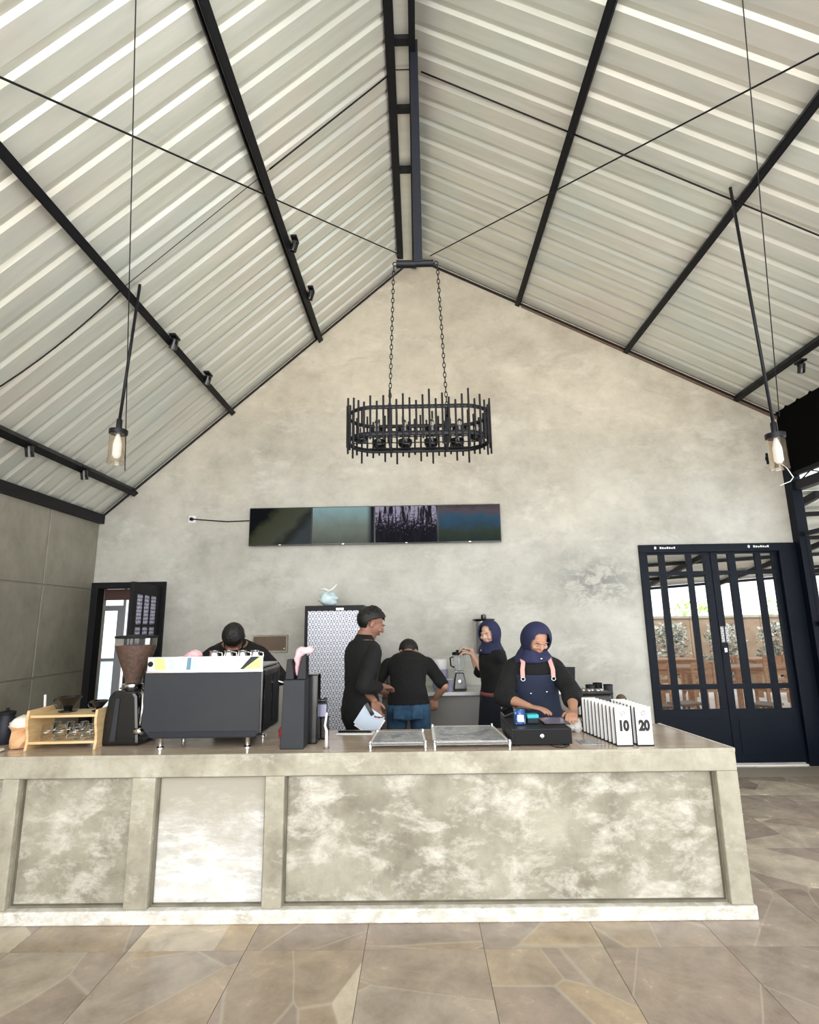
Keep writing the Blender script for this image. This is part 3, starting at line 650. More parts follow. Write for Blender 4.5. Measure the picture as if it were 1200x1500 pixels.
# acrylic menu stands lying flat
def menu_stand(name,label,x0,x1,y0,y1,xb0,xb1,seed):
    t=thing(name,label,'menu stand',((x0+x1)/2,y0,Z0)); cx=(x0+x1)/2
    Pp=lambda u,v,z:((x0+(x1-x0)*u)*(1-v)+(xb0+(xb1-xb0)*u)*v-cx, (y1-y0)*v, z)
    def slab(n,u0,u1,v0,v1,za,zb,m):
        b=B(); lo=[b.verts.new(Pp(u,v,za)) for u,v in((u0,v0),(u1,v0),(u1,v1),(u0,v1))]; hi=[b.verts.new(Pp(u,v,zb)) for u,v in((u0,v0),(u1,v0),(u1,v1),(u0,v1))]
        b.faces.new(lo[::-1]); b.faces.new(hi)
        for i in range(4): b.faces.new((lo[i],lo[(i+1)%4],hi[(i+1)%4],hi[i]))
        return obj(n,b,m,t)
    slab('frame_board',0,1,0,1,.028,.034,M['white']); pr=slab('printed_sheet',.04,.96,.10,.94,.034,.0355,M['sheet'])
    slab('front_edge',0,1,-.03,0,.024,.042,M['acryl'])
    for u,v in ((.02,0),(.98,0),(.02,.97),(.98,.97)):
        q=Pp(u,v,0); b=B(); lathe(b,[(.010,0),(.010,.045),(.006,.05)],c=(q[0],q[1],0),n=12); obj('stand_off',b,M['chrome'],t,smooth='auto')
m=mat('printed_sheet',(.5,.5,.5),.3); k=NT(m); n1=k.noise(k.pos((1,1,1)),9,3,.5); n2=k.noise(k.pos((1,2,1)),60,2,.5)
c=k.ramp(n1,[(.42,(.34,.35,.37)),(.5,(.50,.51,.53)),(.58,(.22,.24,.30))]); k.l(k.mix(.7,c,k.ramp(n2,[(.4,(.6,.6,.6)),(.6,(1.2,1.2,1.2))]),'MULTIPLY'),k.b.inputs['Base Color']); M['sheet']=m
menu_stand('menu_stand','smaller flat acrylic menu stand in front of the man in jeans',-.305,.035,3.47,3.85,-.29,.02,1)
menu_stand('menu_stand','wider flat acrylic menu stand beside the black cash drawer',.075,.535,3.47,4.02,.075,.50,2)
# cash drawer, tablet, can, container
t=thing('cash_drawer','black cash drawer on the counter in front of the woman in the apron','cash drawer',(.725,3.50,Z0))
boxo('body',-.18,.18,0,.40,.012,.10,M['black2'],t,bevel=.004); boxo('drawer_front',-.172,.172,-.006,.0,.02,.092,M['mblack'],t,bevel=.003)
b=B(); lathe(b,[(.012,0),(.012,.006),(.006,.008)],n=14,mtx=Matrix.Translation((.0,-.006,.06))@Matrix.Rotation(R(90),4,'X')); obj('lock',b,M['chrome'],t)
for x in(-.15,.15):
    for y in (.03,.37): boxo('foot',x-.015,x+.015,y-.015,y+.015,0,.012,M['mblack'],t)
o=boxo('tablet',.77,.93,3.62,3.84,Z0+.101,Z0+.109,M['gblack'],None,bevel=.003); tag(o,'black tablet lying on the cash drawer under her hand','tablet')
boxo('screen',.777,.923,3.628,3.832,Z0+.109,Z0+.1095,mat('dim_screen',(.12,.11,.16),.15,emit=(.25,.22,.32),es=.3),o)
b=B(); pts=[(.77,3.49,Z0+.01),(.79,3.455,Z0+.006),(.83,3.44,Z0+.006),(.86,3.46,Z0+.006),(.87,3.49,Z0+.01)]; tube(b,pts,.0025,6); o=obj('short_cable',b,M['mblack'],smooth=True); tag(o,'thin black cable looping below the cash drawer front','cable')
t=thing('drink_can','blue and white can standing on the cash drawer','can',(.625,3.66,Z0+.10)); b=B(); lathe(b,[(.030,0),(.036,.006),(.036,.085),(.030,.092)],n=24); obj('body',b,M['canblue'],t,smooth='auto'); b=B(); lathe(b,[(.029,.092),(.030,.095),(.026,.094)],n=24); obj('lid',b,M['chrome'],t,smooth='auto')
boxo('label_band',-.02,.02,-.0375,-.036,.02,.06,M['white'],t)
t=thing('teal_box','small teal lidded box on the cash drawer beside the blue can','box',(.712,3.70,Z0+.10)); boxo('box',-.035,.035,-.03,.03,0,.03,M['navy_steel'],t,bevel=.004); boxo('lid',-.037,.037,-.032,.032,.03,.055,M['teal'],t,bevel=.006)
t=thing('receipt_terminal','dark card terminal behind the wider menu stand','card terminal',(.615,4.0,Z0)); b=B(); prism(b,[(-.05,0),(.05,0),(.05,.15),(-.05,.11)],-.09,.09); obj('body',b,M['gblack'],t,bevel=.006); boxo('keypad',-.035,.035,-.094,-.09,.02,.09,M['slate'],t)
# flyer and crumpled cloth near the number stands
o=boxo('flyer',.965,1.10,3.52,3.66,Z0+.0005,Z0+.002,M['sheet'],None); o.rotation_euler=(0,0,0); tag(o,'printed flyer lying flat between the cash drawer and number stands','flyer'); boxo('border',.965,1.10,3.517,3.53,Z0+.002,Z0+.0025,M['paper'],o)
rag('white_cloth','crumpled white cloth behind the flyer',[(.98,3.95,Z0+.035),(1.04,3.98,Z0+.04),(.96,3.90,Z0+.03),(1.05,3.92,Z0+.045)],M['towel'],[(.08,.06,.035),(.06,.05,.035),(.05,.04,.02),(.035,.035,.05)])
# table number stands
n0=thing('number_stand','x','number stand',(0,0,0))
boxo('base',-.048,.048,0,.05,0,.006,M['mblack'],n0); boxo('card',-.046,.046,.004,.012,.006,.222,M['white'],n0,bevel=.002)
boxo('back_board',-.046,.046,.0125,.026,.006,.216,M['slate'],n0)  # dark sheet added to paint the grey shade between stacked cards
b=B()
for a in range(3): torus(b,(0,0,0),.012+.003*a,.0012,mtx=Matrix.Translation((.0,.003,.185))@Matrix.Rotation(R(90),4,'X')@Matrix.Rotation(R(60*a),4,'Z'),n=16,k=4,sx=1,sy=.6)
obj('logo_mark',b,M['inkg'],n0)
boxo('small_print',-.025,.025,.0035,.004,.045,.048,M['inkg'],n0)
protos=[]
n_left=10; n_right=9
ten=n0
def card(n,loc,label,src=None):
    r=dup(n0,loc,R(0),label); text('number',str(n),.078,M['ink'],r,(0,.0034,.112),(R(90),0,0),.0050).scale=(.80,1,1); return r
ordn=['front','second','third','fourth','fifth','sixth','seventh','eighth','ninth','rearmost']
for i in range(10):
    n=10-i; f=i/9
    card(n,(1.208-.008*i,3.475+.047*i,Z0),'white table number stand showing 10, front left beside the flyer' if i==0 else f'white table number stand, {ordn[i]} in the left row behind the 10')
for i in range(8):
    n=20-i
    card(n,(1.330-.004*i,3.475+.047*i,Z0),'white table number stand showing 20, front right at the counter corner' if i==0 else f'white table number stand, {ordn[i] if i<7 else "rearmost"} in the right row at the counter end')
for ch in list(n0.children): bpy.data.objects.remove(ch)
bpy.data.objects.remove(n0)

# ------------------------------------------------------------------ back counter and its things
t=thing('steel_worktop','stainless steel work table along the back wall','work table',(0,0,0)); wy=5.92
boxo('top',-.46,1.78,wy,YB-.01,.862,.90,M['steel'],t,bevel=.004)
boxo('cabinet_front',-.44,.62,wy+.06,wy+.09,.10,.86,M['kick'],t,bevel=.003); boxo('cabinet_front',.63,1.76,wy+.06,wy+.09,.10,.86,M['kick'],t,bevel=.003)
boxo('kickboard',-.44,1.76,wy+.10,wy+.12,0,.10,M['mblack'],t)
for x in (-.43,1.72):
    boxo('leg',x,x+.04,wy+.01,wy+.05,0,.86,M['steel'],t); boxo('leg',x,x+.04,YB-.06,YB-.02,0,.86,M['steel'],t)
ZT=.90
def bottle(loc,label,h,r,m,cap='mblack',nm='syrup_bottle'):
    t=thing(nm,label,'bottle',loc); b=B(); lathe(b,[(r,0),(r,.6*h),(r*.9,.66*h),(r*.38,.8*h),(r*.36,.93*h)],n=18); obj('body',b,m,t,smooth='auto'); b=B(); lathe(b,[(r*.42,.93*h),(r*.42,h),(r*.3,h)],n=14); obj('cap',b,M[cap],t,smooth='auto')
brown=mat('brown_glass',(.05,.02,.012),.12); 
for i,(px,h,mm) in enumerate(((548,.26,M['maroon']),(553,.24,M['maroon']),(560,.24,brown),(554,.33,M['gblack']),(563,.22,M['gblack']),(568,.24,brown),(573,.22,M['gblack']))):
    q=P(px,1012,Y=6.1+.06*(i%3)); bottle((q.x,6.04+.11*(i%4),ZT),['dark red bottle nearest the standing man','dark red bottle second from the standing man','dark brown bottle between the red and black bottles','tallest black bottle on the steel work table','black bottle just right of the tallest one','dark brown bottle near the bending man','short black bottle touching the bending man\'s shoulder line'][i],h,.035,mm)
b=B(); o=rag('pink_packet','crumpled pink packet behind the red bottles',[(P(546,985,Y=6.35).x,6.35,ZT+.13),(P(546,985,Y=6.35).x+.02,6.36,ZT+.05)],mat('magenta_wrap',(.4,.06,.14),.4),[(.06,.05,.07),(.05,.04,.06)],'packet')
# jug, beaker, blender
q=P(645,980,Y=6.2); t=thing('rice_dispenser','lilac tinted plastic food container with a white lid left of the blender','container',(q.x,6.2,ZT))
b=B(); lathe(b,[(.075,0),(.085,.02),(.085,.20),(.08,.21)],n=20); obj('body',b,M['lilac'],t,smooth='auto'); b=B(); lathe(b,[(.088,.21),(.09,.215),(.088,.30),(.075,.315)],n=20); obj('lid',b,M['white'],t,smooth='auto'); b=B(); lathe(b,[(.03,0),(.03,.10),(.02,.11)],c=(.01,-.1,0),n=12); obj('measuring_cup',b,M['gblack'],t,smooth='auto')
q=P(661,1000,Y=6.15); t=thing('plastic_cup','small clear lilac cup between the food container and blender','cup',(q.x-.035,6.0,ZT)); b=B(); lathe(b,[(.03,0),(.04,.12),(.038,.12),(.028,.004)],n=16); obj('cup',b,M['lilac'],t,smooth='auto'); b=B(); torus(b,(0,0,.12),.04,.003); obj('rim',b,M['white'],t,smooth=True)
q=P(673,980,Y=6.12); t=thing('blender','black blender with a clear jug on the steel work table','blender',(q.x,6.12,ZT))
b=B(); lathe(b,[(.10,0),(.10,.02),(.085,.10),(.065,.17),(.055,.18)],n=4,mtx=Matrix.Rotation(R(45),4,'Z')); obj('base',b,M['gblack'],t,bevel=.012)
b=B(); lathe(b,[(.02,0),(.02,.01),(.01,.012)],n=16,mtx=Matrix.Translation((0,-.064,.09))@Matrix.Rotation(R(80),4,'X')); obj('dial',b,M['chrome'],t)
b=B(); lathe(b,[(.045,.18),(.05,.20),(.07,.36),(.066,.36),(.046,.20),(.0,.19)],n=20); obj('jug',b,M['acryl'],t,smooth='auto'); b=B(); lathe(b,[(.073,.36),(.075,.385),(.03,.395),(.03,.41)],n=20); obj('lid',b,M['mblack'],t,smooth='auto'); b=B(); tube(b,[(-.06,0,.34),(-.095,0,.33),(-.09,0,.25),(-.055,0,.23)],.008,8); obj('handle',b,M['mblack'],t,smooth=True)
# laptop, machine, cups at right end
q=P(840,1000,Y=6.0); t=thing('laptop','open black laptop tilted back on the work table right of the woman in the apron','laptop',(1.50,6.12,ZT),R(-25))
boxo('keyboard_base',-.13,.13,-.10,.10,.0,.015,M['mblack'],t,bevel=.003)
b=B(); bx(b,-.13,.13,-.004,.004,0,.21,Matrix.Translation((0,.10,.012))@Matrix.Rotation(R(-22),4,'X')); sc_=obj('screen_lid',b,M['gblack'],t)
b=B(); bx(b,-.12,.12,-.0055,-.004,.012,.20,Matrix.Translation((0,.10,.012))@Matrix.Rotation(R(-22),4,'X')); obj('screen',b,M['slate'],sc_)
t=thing('cup_sealer','black boxy appliance with white side panel right of the woman in the apron','appliance',(1.26,4.02,.62))
t.location=(1.36,4.60,CZ)
boxo('body',-.12,.12,-.14,.14,.0,.17,M['gblack'],t,bevel=.02); boxo('top_plate',-.13,.13,-.15,.15,.17,.185,M['black2'],t,bevel=.006); boxo('side_panel',-.135,-.12,-.12,.05,.02,.15,M['towel'],t,bevel=.004)
b=B()
for i in range(6): ell(b,(-.10+.035*i,-.05+.02*(i%2),.19),(.018,.018,.012),seg=8,rng=6)
obj('control_knobs',b,M['steel'],t,smooth=True)
for i,(px,py,h,mm,lb) in enumerate(((875,1022,.20,'slate','dark grey cup on the left above the number stands'),(884,1020,.21,'mblack','black cup in the middle above the number stands'),(890,1022,.20,'slate','dark grey cup on the right above the number stands'))):
    q=P(px,py,Y=5.9); t=thing('tall_cup',lb,'cup',(1.43+.075*i,4.84+.04*(i%2),CZ)); b=B(); lathe(b,[(.03,0),(.038,h),(.035,h),(.027,.01),(.0,.01)],n=16); obj('cup',b,M[mm],t,smooth='auto'); b=B(); torus(b,(0,0,h),.037,.003); obj('rim',b,M['mblack'],t,smooth=True)
t=thing('clay_pot','small terracotta pot on the counter return right of the cups','pot',(1.58,4.55,CZ)); b=B(); lathe(b,[(.035,0),(.05,.08),(.055,.08),(.055,.11),(.045,.11),(.04,.05),(.0,.05)],n=18); obj('pot',b,M['terracotta'],t,smooth='auto'); b=B(); ell(b,(0,0,.12),(.04,.04,.04)); obj('soil_mound',b,M['bark'],t,smooth=True)
t=thing('glass_jar','clear glass jar beside the terracotta pot','jar',(1.545,4.38,CZ)); b=B(); lathe(b,[(.04,0),(.045,.01),(.045,.09),(.035,.10)],n=18); obj('jar',b,M['glass'],t,smooth='auto'); b=B(); lathe(b,[(.038,.10),(.038,.115),(.02,.12)],n=18); obj('lid',b,M['steel'],t,smooth='auto')

# ------------------------------------------------------------------ fridge with patterned door, bag on top
m=mat('ring_pattern_film',(.8,.8,.85),.35); k=NT(m)
tc=k.n('ShaderNodeTexCoord'); sx=k.n('ShaderNodeSeparateXYZ'); k.l(tc.outputs['Object'],sx.inputs[0])
u=k.math('DIVIDE',sx.outputs['X'],.065); v_=k.math('DIVIDE',sx.outputs['Z'],.0563)
row=k.math('FLOOR',v_); shift=k.math('MULTIPLY',k.math('MODULO',k.math('ADD',row,1000),2),.5)
fu=k.math('SUBTRACT',k.math('FRACT',k.math('ADD',k.math('ADD',u,shift),100)),.5); fv=k.math('MULTIPLY',k.math('SUBTRACT',k.math('FRACT',v_),.5),.866)
d_=k.math('SQRT',k.math('ADD',k.math('MULTIPLY',fu,fu),k.math('MULTIPLY',fv,fv)))
k.l(k.ramp(d_,[(0,(.84,.85,.90)),(.19,(.84,.85,.90)),(.22,(.06,.09,.26)),(.29,(.06,.09,.26)),(.32,(.84,.85,.90)),(.50,(.84,.85,.90)),(.52,(.08,.11,.28))]),k.b.inputs['Base Color'])
for e in [n for n in k.t.nodes if n.type=='VALTORGB']: e.color_ramp.interpolation='LINEAR'
M['ring']=m
t=thing('fridge','tall fridge with a ring patterned navy and white door','fridge',(-.895,5.97,0))
boxo('cabinet',-.315,.315,.03,.56,.04,1.80,M['black2'],t,bevel=.006)
dr=boxo('door',-.285,.30,-.005,.03,.10,1.745,M['ring'],t,bevel=.003)
for a_ in ((-.315,-.283,.04,1.80),(.298,.315,.04,1.80),(-.283,.298,1.745,1.80),(-.283,.298,.04,.10)): boxo('door_frame',a_[0],a_[1],-.012,.03,a_[2],a_[3],M['black'],t)
boxo('handle',.27,.285,-.035,-.012,.9,1.2,M['black'],t,bevel=.004)
boxo('hinge_cap',.02,.10,-.016,-.011,1.752,1.772,M['steel'],t)
for x in(-.28,.28): boxo('foot',x-.02,x+.02,.06,.10,0,.04,M['mblack'],t)
t=thing('plastic_bag','knotted pale blue plastic bag on top of the fridge','bag',(-.98,6.1,1.80))
b=B(); ell(b,(0,0,.075),(.105,.09,.08),seg=20,rng=14)
for v in b.verts: v.co.x+=.012*math.sin(v.co.z*90); v.co.z=max(0,v.co.z+random.uniform(-.008,.008))
obj('bag',b,M['bagblue'],t,smooth=True)
b=B(); tube(b,[(-.02,0,.145),(.0,0,.165),(.05,0,.19),(.09,-.01,.235)],[.02,.012,.014,.006],8); tube(b,[(0,0,.165),(-.05,0,.185),(-.12,0,.178)],[.012,.014,.006],8); obj('knot',b,M['towel'],t,smooth=True)

# ------------------------------------------------------------------ wall things
t=thing('wall_socket','white wall socket with black plug left of the screens','socket',(-2.732,YB,2.881)); boxo('plate',-.045,.045,-.012,0,-.045,.045,M['white'],t,bevel=.004); b=B(); lathe(b,[(.022,0),(.022,.03),(.012,.04)],n=16,mtx=Matrix.Translation((0,-.012,0))@Matrix.Rotation(R(90),4,'X')); obj('plug',b,M['gblack'],t)
b=B(); tube(b,[(-2.732,YB-.055,2.88),(-2.6,YB-.02,2.87),(-2.3,YB-.012,2.845),(-2.03,YB-.02,2.85)],.007,6); o=obj('power_cable',b,M['mblack'],smooth=True); tag(o,'thin black cable running along the wall from the socket to the screens','cable')
def scr(i):  # room reflections painted on the screens as a faint glow
    m=mat('screen_picture',(0,0,0),.35,spec=.03); k=NT(m); tc=k.n('ShaderNodeTexCoord'); s=k.n('ShaderNodeSeparateXYZ'); k.l(tc.outputs['Object'],s.inputs[0])
    X_,Z_=s.outputs['X'],s.outputs['Z']
    n=k.noise(tc.outputs['Object'],4,4,.6,.4)
    if i==0:
        f=k.math('ADD',k.math('ADD',X_,k.math('MULTIPLY',Z_,-.9)),k.math('MULTIPLY',n,.3)); c=k.ramp(k.math('ADD',f,.45),[(.30,(.004,.005,.006)),(.42,(.045,.050,.028)),(.70,(.060,.065,.045)),(.82,(.020,.023,.020)),(.95,(.04,.05,.055))])
    elif i==1:
        f=k.math('ADD',k.math('MULTIPLY',Z_,1.6),k.math('MULTIPLY',n,.35)); c0=k.ramp(k.math('ADD',f,.35),[(.2,(.10,.115,.09)),(.5,(.17,.20,.17)),(.9,(.25,.40,.42))])
        c=k.mix(k.ramp(k.math('ADD',X_,.5),[(.78,(0,0,0)),(.84,(1,1,1))]),c0,(.008,.010,.016))
    elif i==2:
        n2=k.noise(tc.outputs['Object'],38,3,.7); f=k.math('ADD',k.math('MULTIPLY',Z_,1.3),n2); c=k.ramp(f,[(.46,(.006,.006,.010)),(.56,(.10,.09,.13)),(.68,(.34,.31,.42))])
        mp=k.n('ShaderNodeMapping'); mp.inputs['Scale'].default_value=(26,1,3.5); k.l(tc.outputs['Object'],mp.inputs['Vector']); n3=k.noise(mp.outputs[0],1,3,.6)
        c=k.mix(k.ramp(n3,[(.44,(1,1,1)),(.54,(0,0,0))]),c,(.012,.010,.018))
    else:
        f=k.math('ADD',k.math('MULTIPLY',Z_,1.9),k.math('MULTIPLY',n,.5)); c=k.ramp(k.math('ADD',f,.25),[(.12,(.02,.035,.03)),(.35,(.035,.05,.035)),(.5,(.03,.07,.11)),(.66,(.035,.085,.14)),(.82,(.10,.075,.085)),(.95,(.045,.04,.045))])
    k.l(c,k.b.inputs['Emission Color']); k.b.inputs['Emission Strength'].default_value=.95; return m
sx0=-2.005; sw=.752
for i in range(4):
    t=thing('wall_screen',['dark green picture on the leftmost of four wall screens','grey green picture on the second wall screen from the left','tree silhouette picture on the third wall screen from the left','sunset landscape picture on the rightmost of four wall screens'][i],'screen',(sx0+sw*(i+.5),YB-.09,2.755),0)
    t.rotation_euler=(R(0),0,0)
    boxo('casing',-sw/2,sw/2,0,.05,-.225,.235,M['gblack'],t,bevel=.004)
    boxo('display',-sw/2+.008,sw/2-.008,-.003,.0,-.212,.225,scr(i),t)
    boxo('wall_bracket',-.15,.15,.05,.09,-.1,.1,M['mblack'],t); boxo('logo_light',-.012,.012,-.006,-.003,-.222,-.214,M['chrome'],t)
t=thing('notice_board','small brown board in a pale frame on the wall above the espresso machine','board',(-1.73,YB-.02,1.395)); boxo('board',-.19,.19,0,.015,-.08,.08,M['bwood'],t)
for a_ in ((-.21,.21,.08,.10),(-.21,.21,-.10,-.08),(-.21,-.19,-.08,.08),(.19,.21,-.08,.08)): boxo('frame',a_[0],a_[1],-.005,.018,a_[2],a_[3],M['counter_frame'],t)
boxo('tag',.165,.178,-.006,0,-.065,-.05,M['paper'],t)
t=thing('water_heater','silver wall appliance with a black cap behind the raised arm','appliance',(.745,YB-.14,1.25))
b=B(); lathe(b,[(.11,0),(.12,.02),(.12,.36),(.10,.37)],n=28); obj('tank',b,M['steel'],t,smooth='auto'); b=B(); lathe(b,[(.125,.37),(.13,.385),(.03,.40),(.03,.43),(.01,.44)],n=28); obj('cap',b,M['gblack'],t,smooth='auto'); boxo('emblem',.0,.05,-.128,-.118,.26,.34,M['gblack'],t); boxo('white_stripe',-.03,.0,-.126,-.118,.05,.34,M['white'],t); boxo('bracket',-.04,.04,.1,.14,.1,.3,M['mblack'],t)

# ------------------------------------------------------------------ chandelier
chx,chy=.027,3.72
t=thing('chandelier','black oblong rod chandelier hung on two chains above the counter','chandelier',(chx,chy,0)); zt=4.27
boxo('drop_pole',-.032+.02,.032+.02,-.032,.032,zt,6.33,M['navy_steel'],t,bevel=.003)
b=B(); tube(b,[(-.135,0,zt),(.135,0,zt)],.026,14); cb=obj('crossbar',b,M['black2'],t,smooth='auto')
b=B(); tube(b,[(-.145,0,zt),(-.0,0,zt-.004)],.029,14); obj('sleeve',b,M['black2'],cb,smooth='auto')
zr1,zr0=3.045,2.855; hw,hd=.495,.19
def stadium(a,grow=0):
    """point on the stadium outline, a in 0..1"""
    L=2*(hw-hd); arc=math.pi*(hd+grow); tot=2*L+2*arc; s=(a%1)*tot; rr=hd+grow
    if s<L: return (-(hw-hd)+s,-rr)
    s-=L
    if s<arc: an=-math.pi/2+s/rr; return ((hw-hd)+rr*math.cos(an), rr*math.sin(an))
    s-=arc
    if s<L: return ((hw-hd)-s, rr)
    s-=L; an=math.pi/2+s/rr; return (-(hw-hd)+rr*math.cos(an), rr*math.sin(an))
for nm,z,rr in (('upper_ring',zr1,.010),('lower_ring',zr0,.012)):
    b=B(); N=72; ring=[]
    for i in range(N):
        x,y=stadium(i/N); x2,y2=stadium(i/N+.002); tg=Vector((x2-x,y2-y,0)).normalized(); n_=Vector((tg.y,-tg.x,0)); row=[]
        for j in range(8):
            an=j*math.pi/4; row.append(b.verts.new(Vector((x,y,z))+n_*rr*.5*math.cos(an)*1.2+Vector((0,0,1))*rr*1.5*math.sin(an)))
        ring.append(row)
    for i in range(N):
        for j in range(8): b.faces.new((ring[i][j],ring[(i+1)%N][j],ring[(i+1)%N][(j+1)%8],ring[i][(j+1)%8]))
    obj(nm,b,M['black2'],t,smooth=True)
random.seed(3); NR=56; meshes={}
hs=[.04,.08,.12,.05,.09,.06]; ls=[.05,.03,.08,.045,.10,.04]
for i in range(NR):
    x,y=stadium((i+.5)/NR,.012); up_=hs[i%6]; dn=ls[(i*5)%6]; key=(up_,dn)
    if key not in meshes:
        b=B(); tube(b,[(0,0,zr0-dn),(0,0,zr1+up_)],.0072,8); o=obj('rod',b,M['black2'],t); meshes[key]=o.data
    else: o=bpy.data.objects.new('rod',meshes[key]); C.objects.link(o); o.parent=t
    o.location=(x,y,0)
for s in (-1,1):
    hx=.205*s; b=B(); bx(b,hx-.018,hx+.018,-.006,.006,zr0,zr1+.07); obj('hanger_bar',b,M['black2'],t,bevel=.002)
    b=B(); tube(b,[(hx,-hd,zr0),(hx,hd,zr0)],.012,8); tube(b,[(hx,-hd,zr1),(hx,hd,zr1)],.010,8); obj('cross_brace',b,M['black2'],t)
    b=B(); torus(b,(.155*s,0,zt),.016,.004,mtx=Matrix.Rotation(R(90),4,'X')); obj('eye_ring',b,M['black2'],t)
    a0=Vector((.165*s,0,zt-.02)); a1=Vector((.205*s,0,zr1+.07)); n=30; b=B(); dr_=(a1-a0)/n; q=(a1-a0).to_track_quat('Z','Y').to_matrix()
    for i in range(n):
        mm=q.to_4x4() @ Matrix.Rotation(R(90*(i%2)),4,'Z') @ Matrix.Rotation(R(90),4,'X')
        torus(b,a0+dr_*(i+.5),.0125,.0035,mtx=mm,n=10,k=5,sx=.75,sy=1.9)
    obj('chain',b,M['black2'],t,smooth=True)
lampxy=[(x,-.125) for x in(-.29,-.10,.09,.28)]+[(x,.125) for x in(-.29,-.10,.09,.28)]+[(-.41,0),(.41,0)]
cup=None
for x,y in lampxy:
    if cup is None:
        b=B(); lathe(b,[(.02,-.040),(.045,-.032),(.052,-.015),(.052,.012),(.046,.012),(.042,-.01),(.0,-.02)],n=18); cup=obj('lamp_cup',b,M['gblack'],t,smooth='auto')
        b=B(); lathe(b,[(.010,-.02),(.010,.02),(.016,.04),(.017,.055),(.010,.075),(.003,.08)],n=14); bl=obj('bulb',b,M['glass'],cup,smooth=True); cup.location=(x,y,zr0+.045); 
        b=B(); tube(b,[(0,0,-.045),(0,0,-.035)],.008,6); st_=obj('stem',b,M['black2'],cup)
    else:
        o=cup.copy(); C.objects.link(o); o.parent=t; o.location=(x,y,zr0+.045)
        for c_ in (bl,st_):
            q=c_.copy(); C.objects.link(q); q.parent=o
b=B(); 
for y in (-.125,.125): tube(b,[(-.36,y,zr0-.002),(.36,y,zr0-.002)],.004,6)
tube(b,[(-.47,0,zr0-.002),(.47,0,zr0-.002)],.004,6)
obj('support_bars',b,M['black2'],t)

# ------------------------------------------------------------------ pendant lamps
def pendant(label,top,bot,glassm,cablepx,right=False):
    t=thing('pendant_lamp',label,'pendant lamp',bot); top=Vector(top)-Vector(bot); d=top.normalized()
    b=B(); tube(b,[(0,0,.14),top],.012,8); obj('hanging_rod',b,M['black2'],t,smooth=True)
    b=B(); lathe(b,[(.022,.06),(.022,.14),(.014,.15)],n=14); obj('socket',b,M['black2'],t,smooth='auto')
    b=B(); lathe(b,[(.066,.02),(.068,.03),(.068,.055),(.03,.062)],n=24); obj('cap',b,M['black2'],t,smooth='auto')
    b=B(); lathe(b,[(.060,.02),(.062,-.19),(.066,-.215),(.063,-.215),(.058,-.19),(.056,.02)],n=24); obj('glass_shade',b,glassm,t,smooth='auto')
    b=B(); lathe(b,[(.012,.02),(.02,-.01),(.032,-.06),(.032,-.15),(.018,-.17)],n=16); obj('bulb',b,mat('frosted_bulb',(.85,.88,.92),.25,emit=(.9,.95,1),es=.55),t,smooth=True)
    b=B(); c0=Vector(cablepx[0])-Vector(bot); c1=Vector(cablepx[1])-Vector(bot); tube(b,[c0,c0.lerp(c1,.5),c1],.0035,6); obj('suspension_cable',b,M['black'],t)
    return t
lb=P(173,640,Y=4.06); tp=onL(205,417,.0)
pendant('left glass pendant lamp on a long black rod in front of the left roof slope',tp,(lb.x,lb.y,lb.z),M['copperglow'],(onL(199,0,.0),P(183,690,Y=4.15)))
lb=P(1137,646,Y=3.95); tp=onR(1070,275,.0)
t=pendant('right glass pendant lamp beside the black fascia',tp,(lb.x,lb.y,lb.z),M['copperglow'],(onR(1088,0,.0),P(1142,610,Y=4.1)))
b=B(); q=[(0.01,0,-.17),(.05,0,-.21),(.085,0,-.28),(.06,0,-.31),(-.02,0,-.34)]; tube(b,q,.0035,6); obj('loose_wire',b,M['towel'],t,smooth=True)
# wall lamp behind the right pendant
q=P(1127,672,Y=YB); t=thing('wall_lamp','small dark wall lamp behind the right pendant lamp','wall lamp',(q.x,YB,q.z)); b=B(); lathe(b,[(.05,0),(.05,.08),(.03,.10)],n=18,mtx=Matrix.Rotation(R(90),4,'X')); obj('body',b,M['mblack'],t,smooth='auto'); boxo('mount_plate',-.04,.04,-.01,0,-.07,.07,M['mblack'],t)

# ------------------------------------------------------------------ spotlights on the purlins
def spot(label,px,py,side,tilt):
    q=(onL if side=='L' else onR)(px,py,.10)
    t=thing('spotlight',label,'spotlight',(q.x,q.y,q.z),0)
    boxo('mount',-.03,.03,-.06,.06,-.01,.012,M['black'],t,bevel=.003)
    b=B(); mx=Matrix.Translation((0,0,-.05))@Matrix.Rotation(R(tilt),4,'Y')@Matrix.Rotation(R(15),4,'X'); lathe(b,[(.032,.03),(.036,.02),(.036,-.07),(.030,-.07),(.028,-.05),(.0,-.05)],n=16,mtx=mx); obj('lamp_head',b,M['gblack'],t,smooth='auto')
    b=B(); tube(b,[(-.04,0,-.005),(-.042,0,-.05),(0,0,-.055)],.005,6); obj('yoke',b,M['black'],t)
spot('black spotlight nearer the camera on the upper left purlin',432,351,'L',20); spot('black spotlight nearer the wall on the upper left purlin',456,424,'L',20)
spot('black spotlight nearer the camera on the middle left purlin',256,494,'L',20); spot('black spotlight nearer the wall on the middle left purlin',305,548,'L',20)
spot('black spotlight nearer the camera on the lowest left purlin',44,650,'L',0); spot('black spotlight nearer the wall on the lowest left purlin',124,686,'L',0)
spot('black spotlight on the lowest right purlin',1173,530,'R',0)
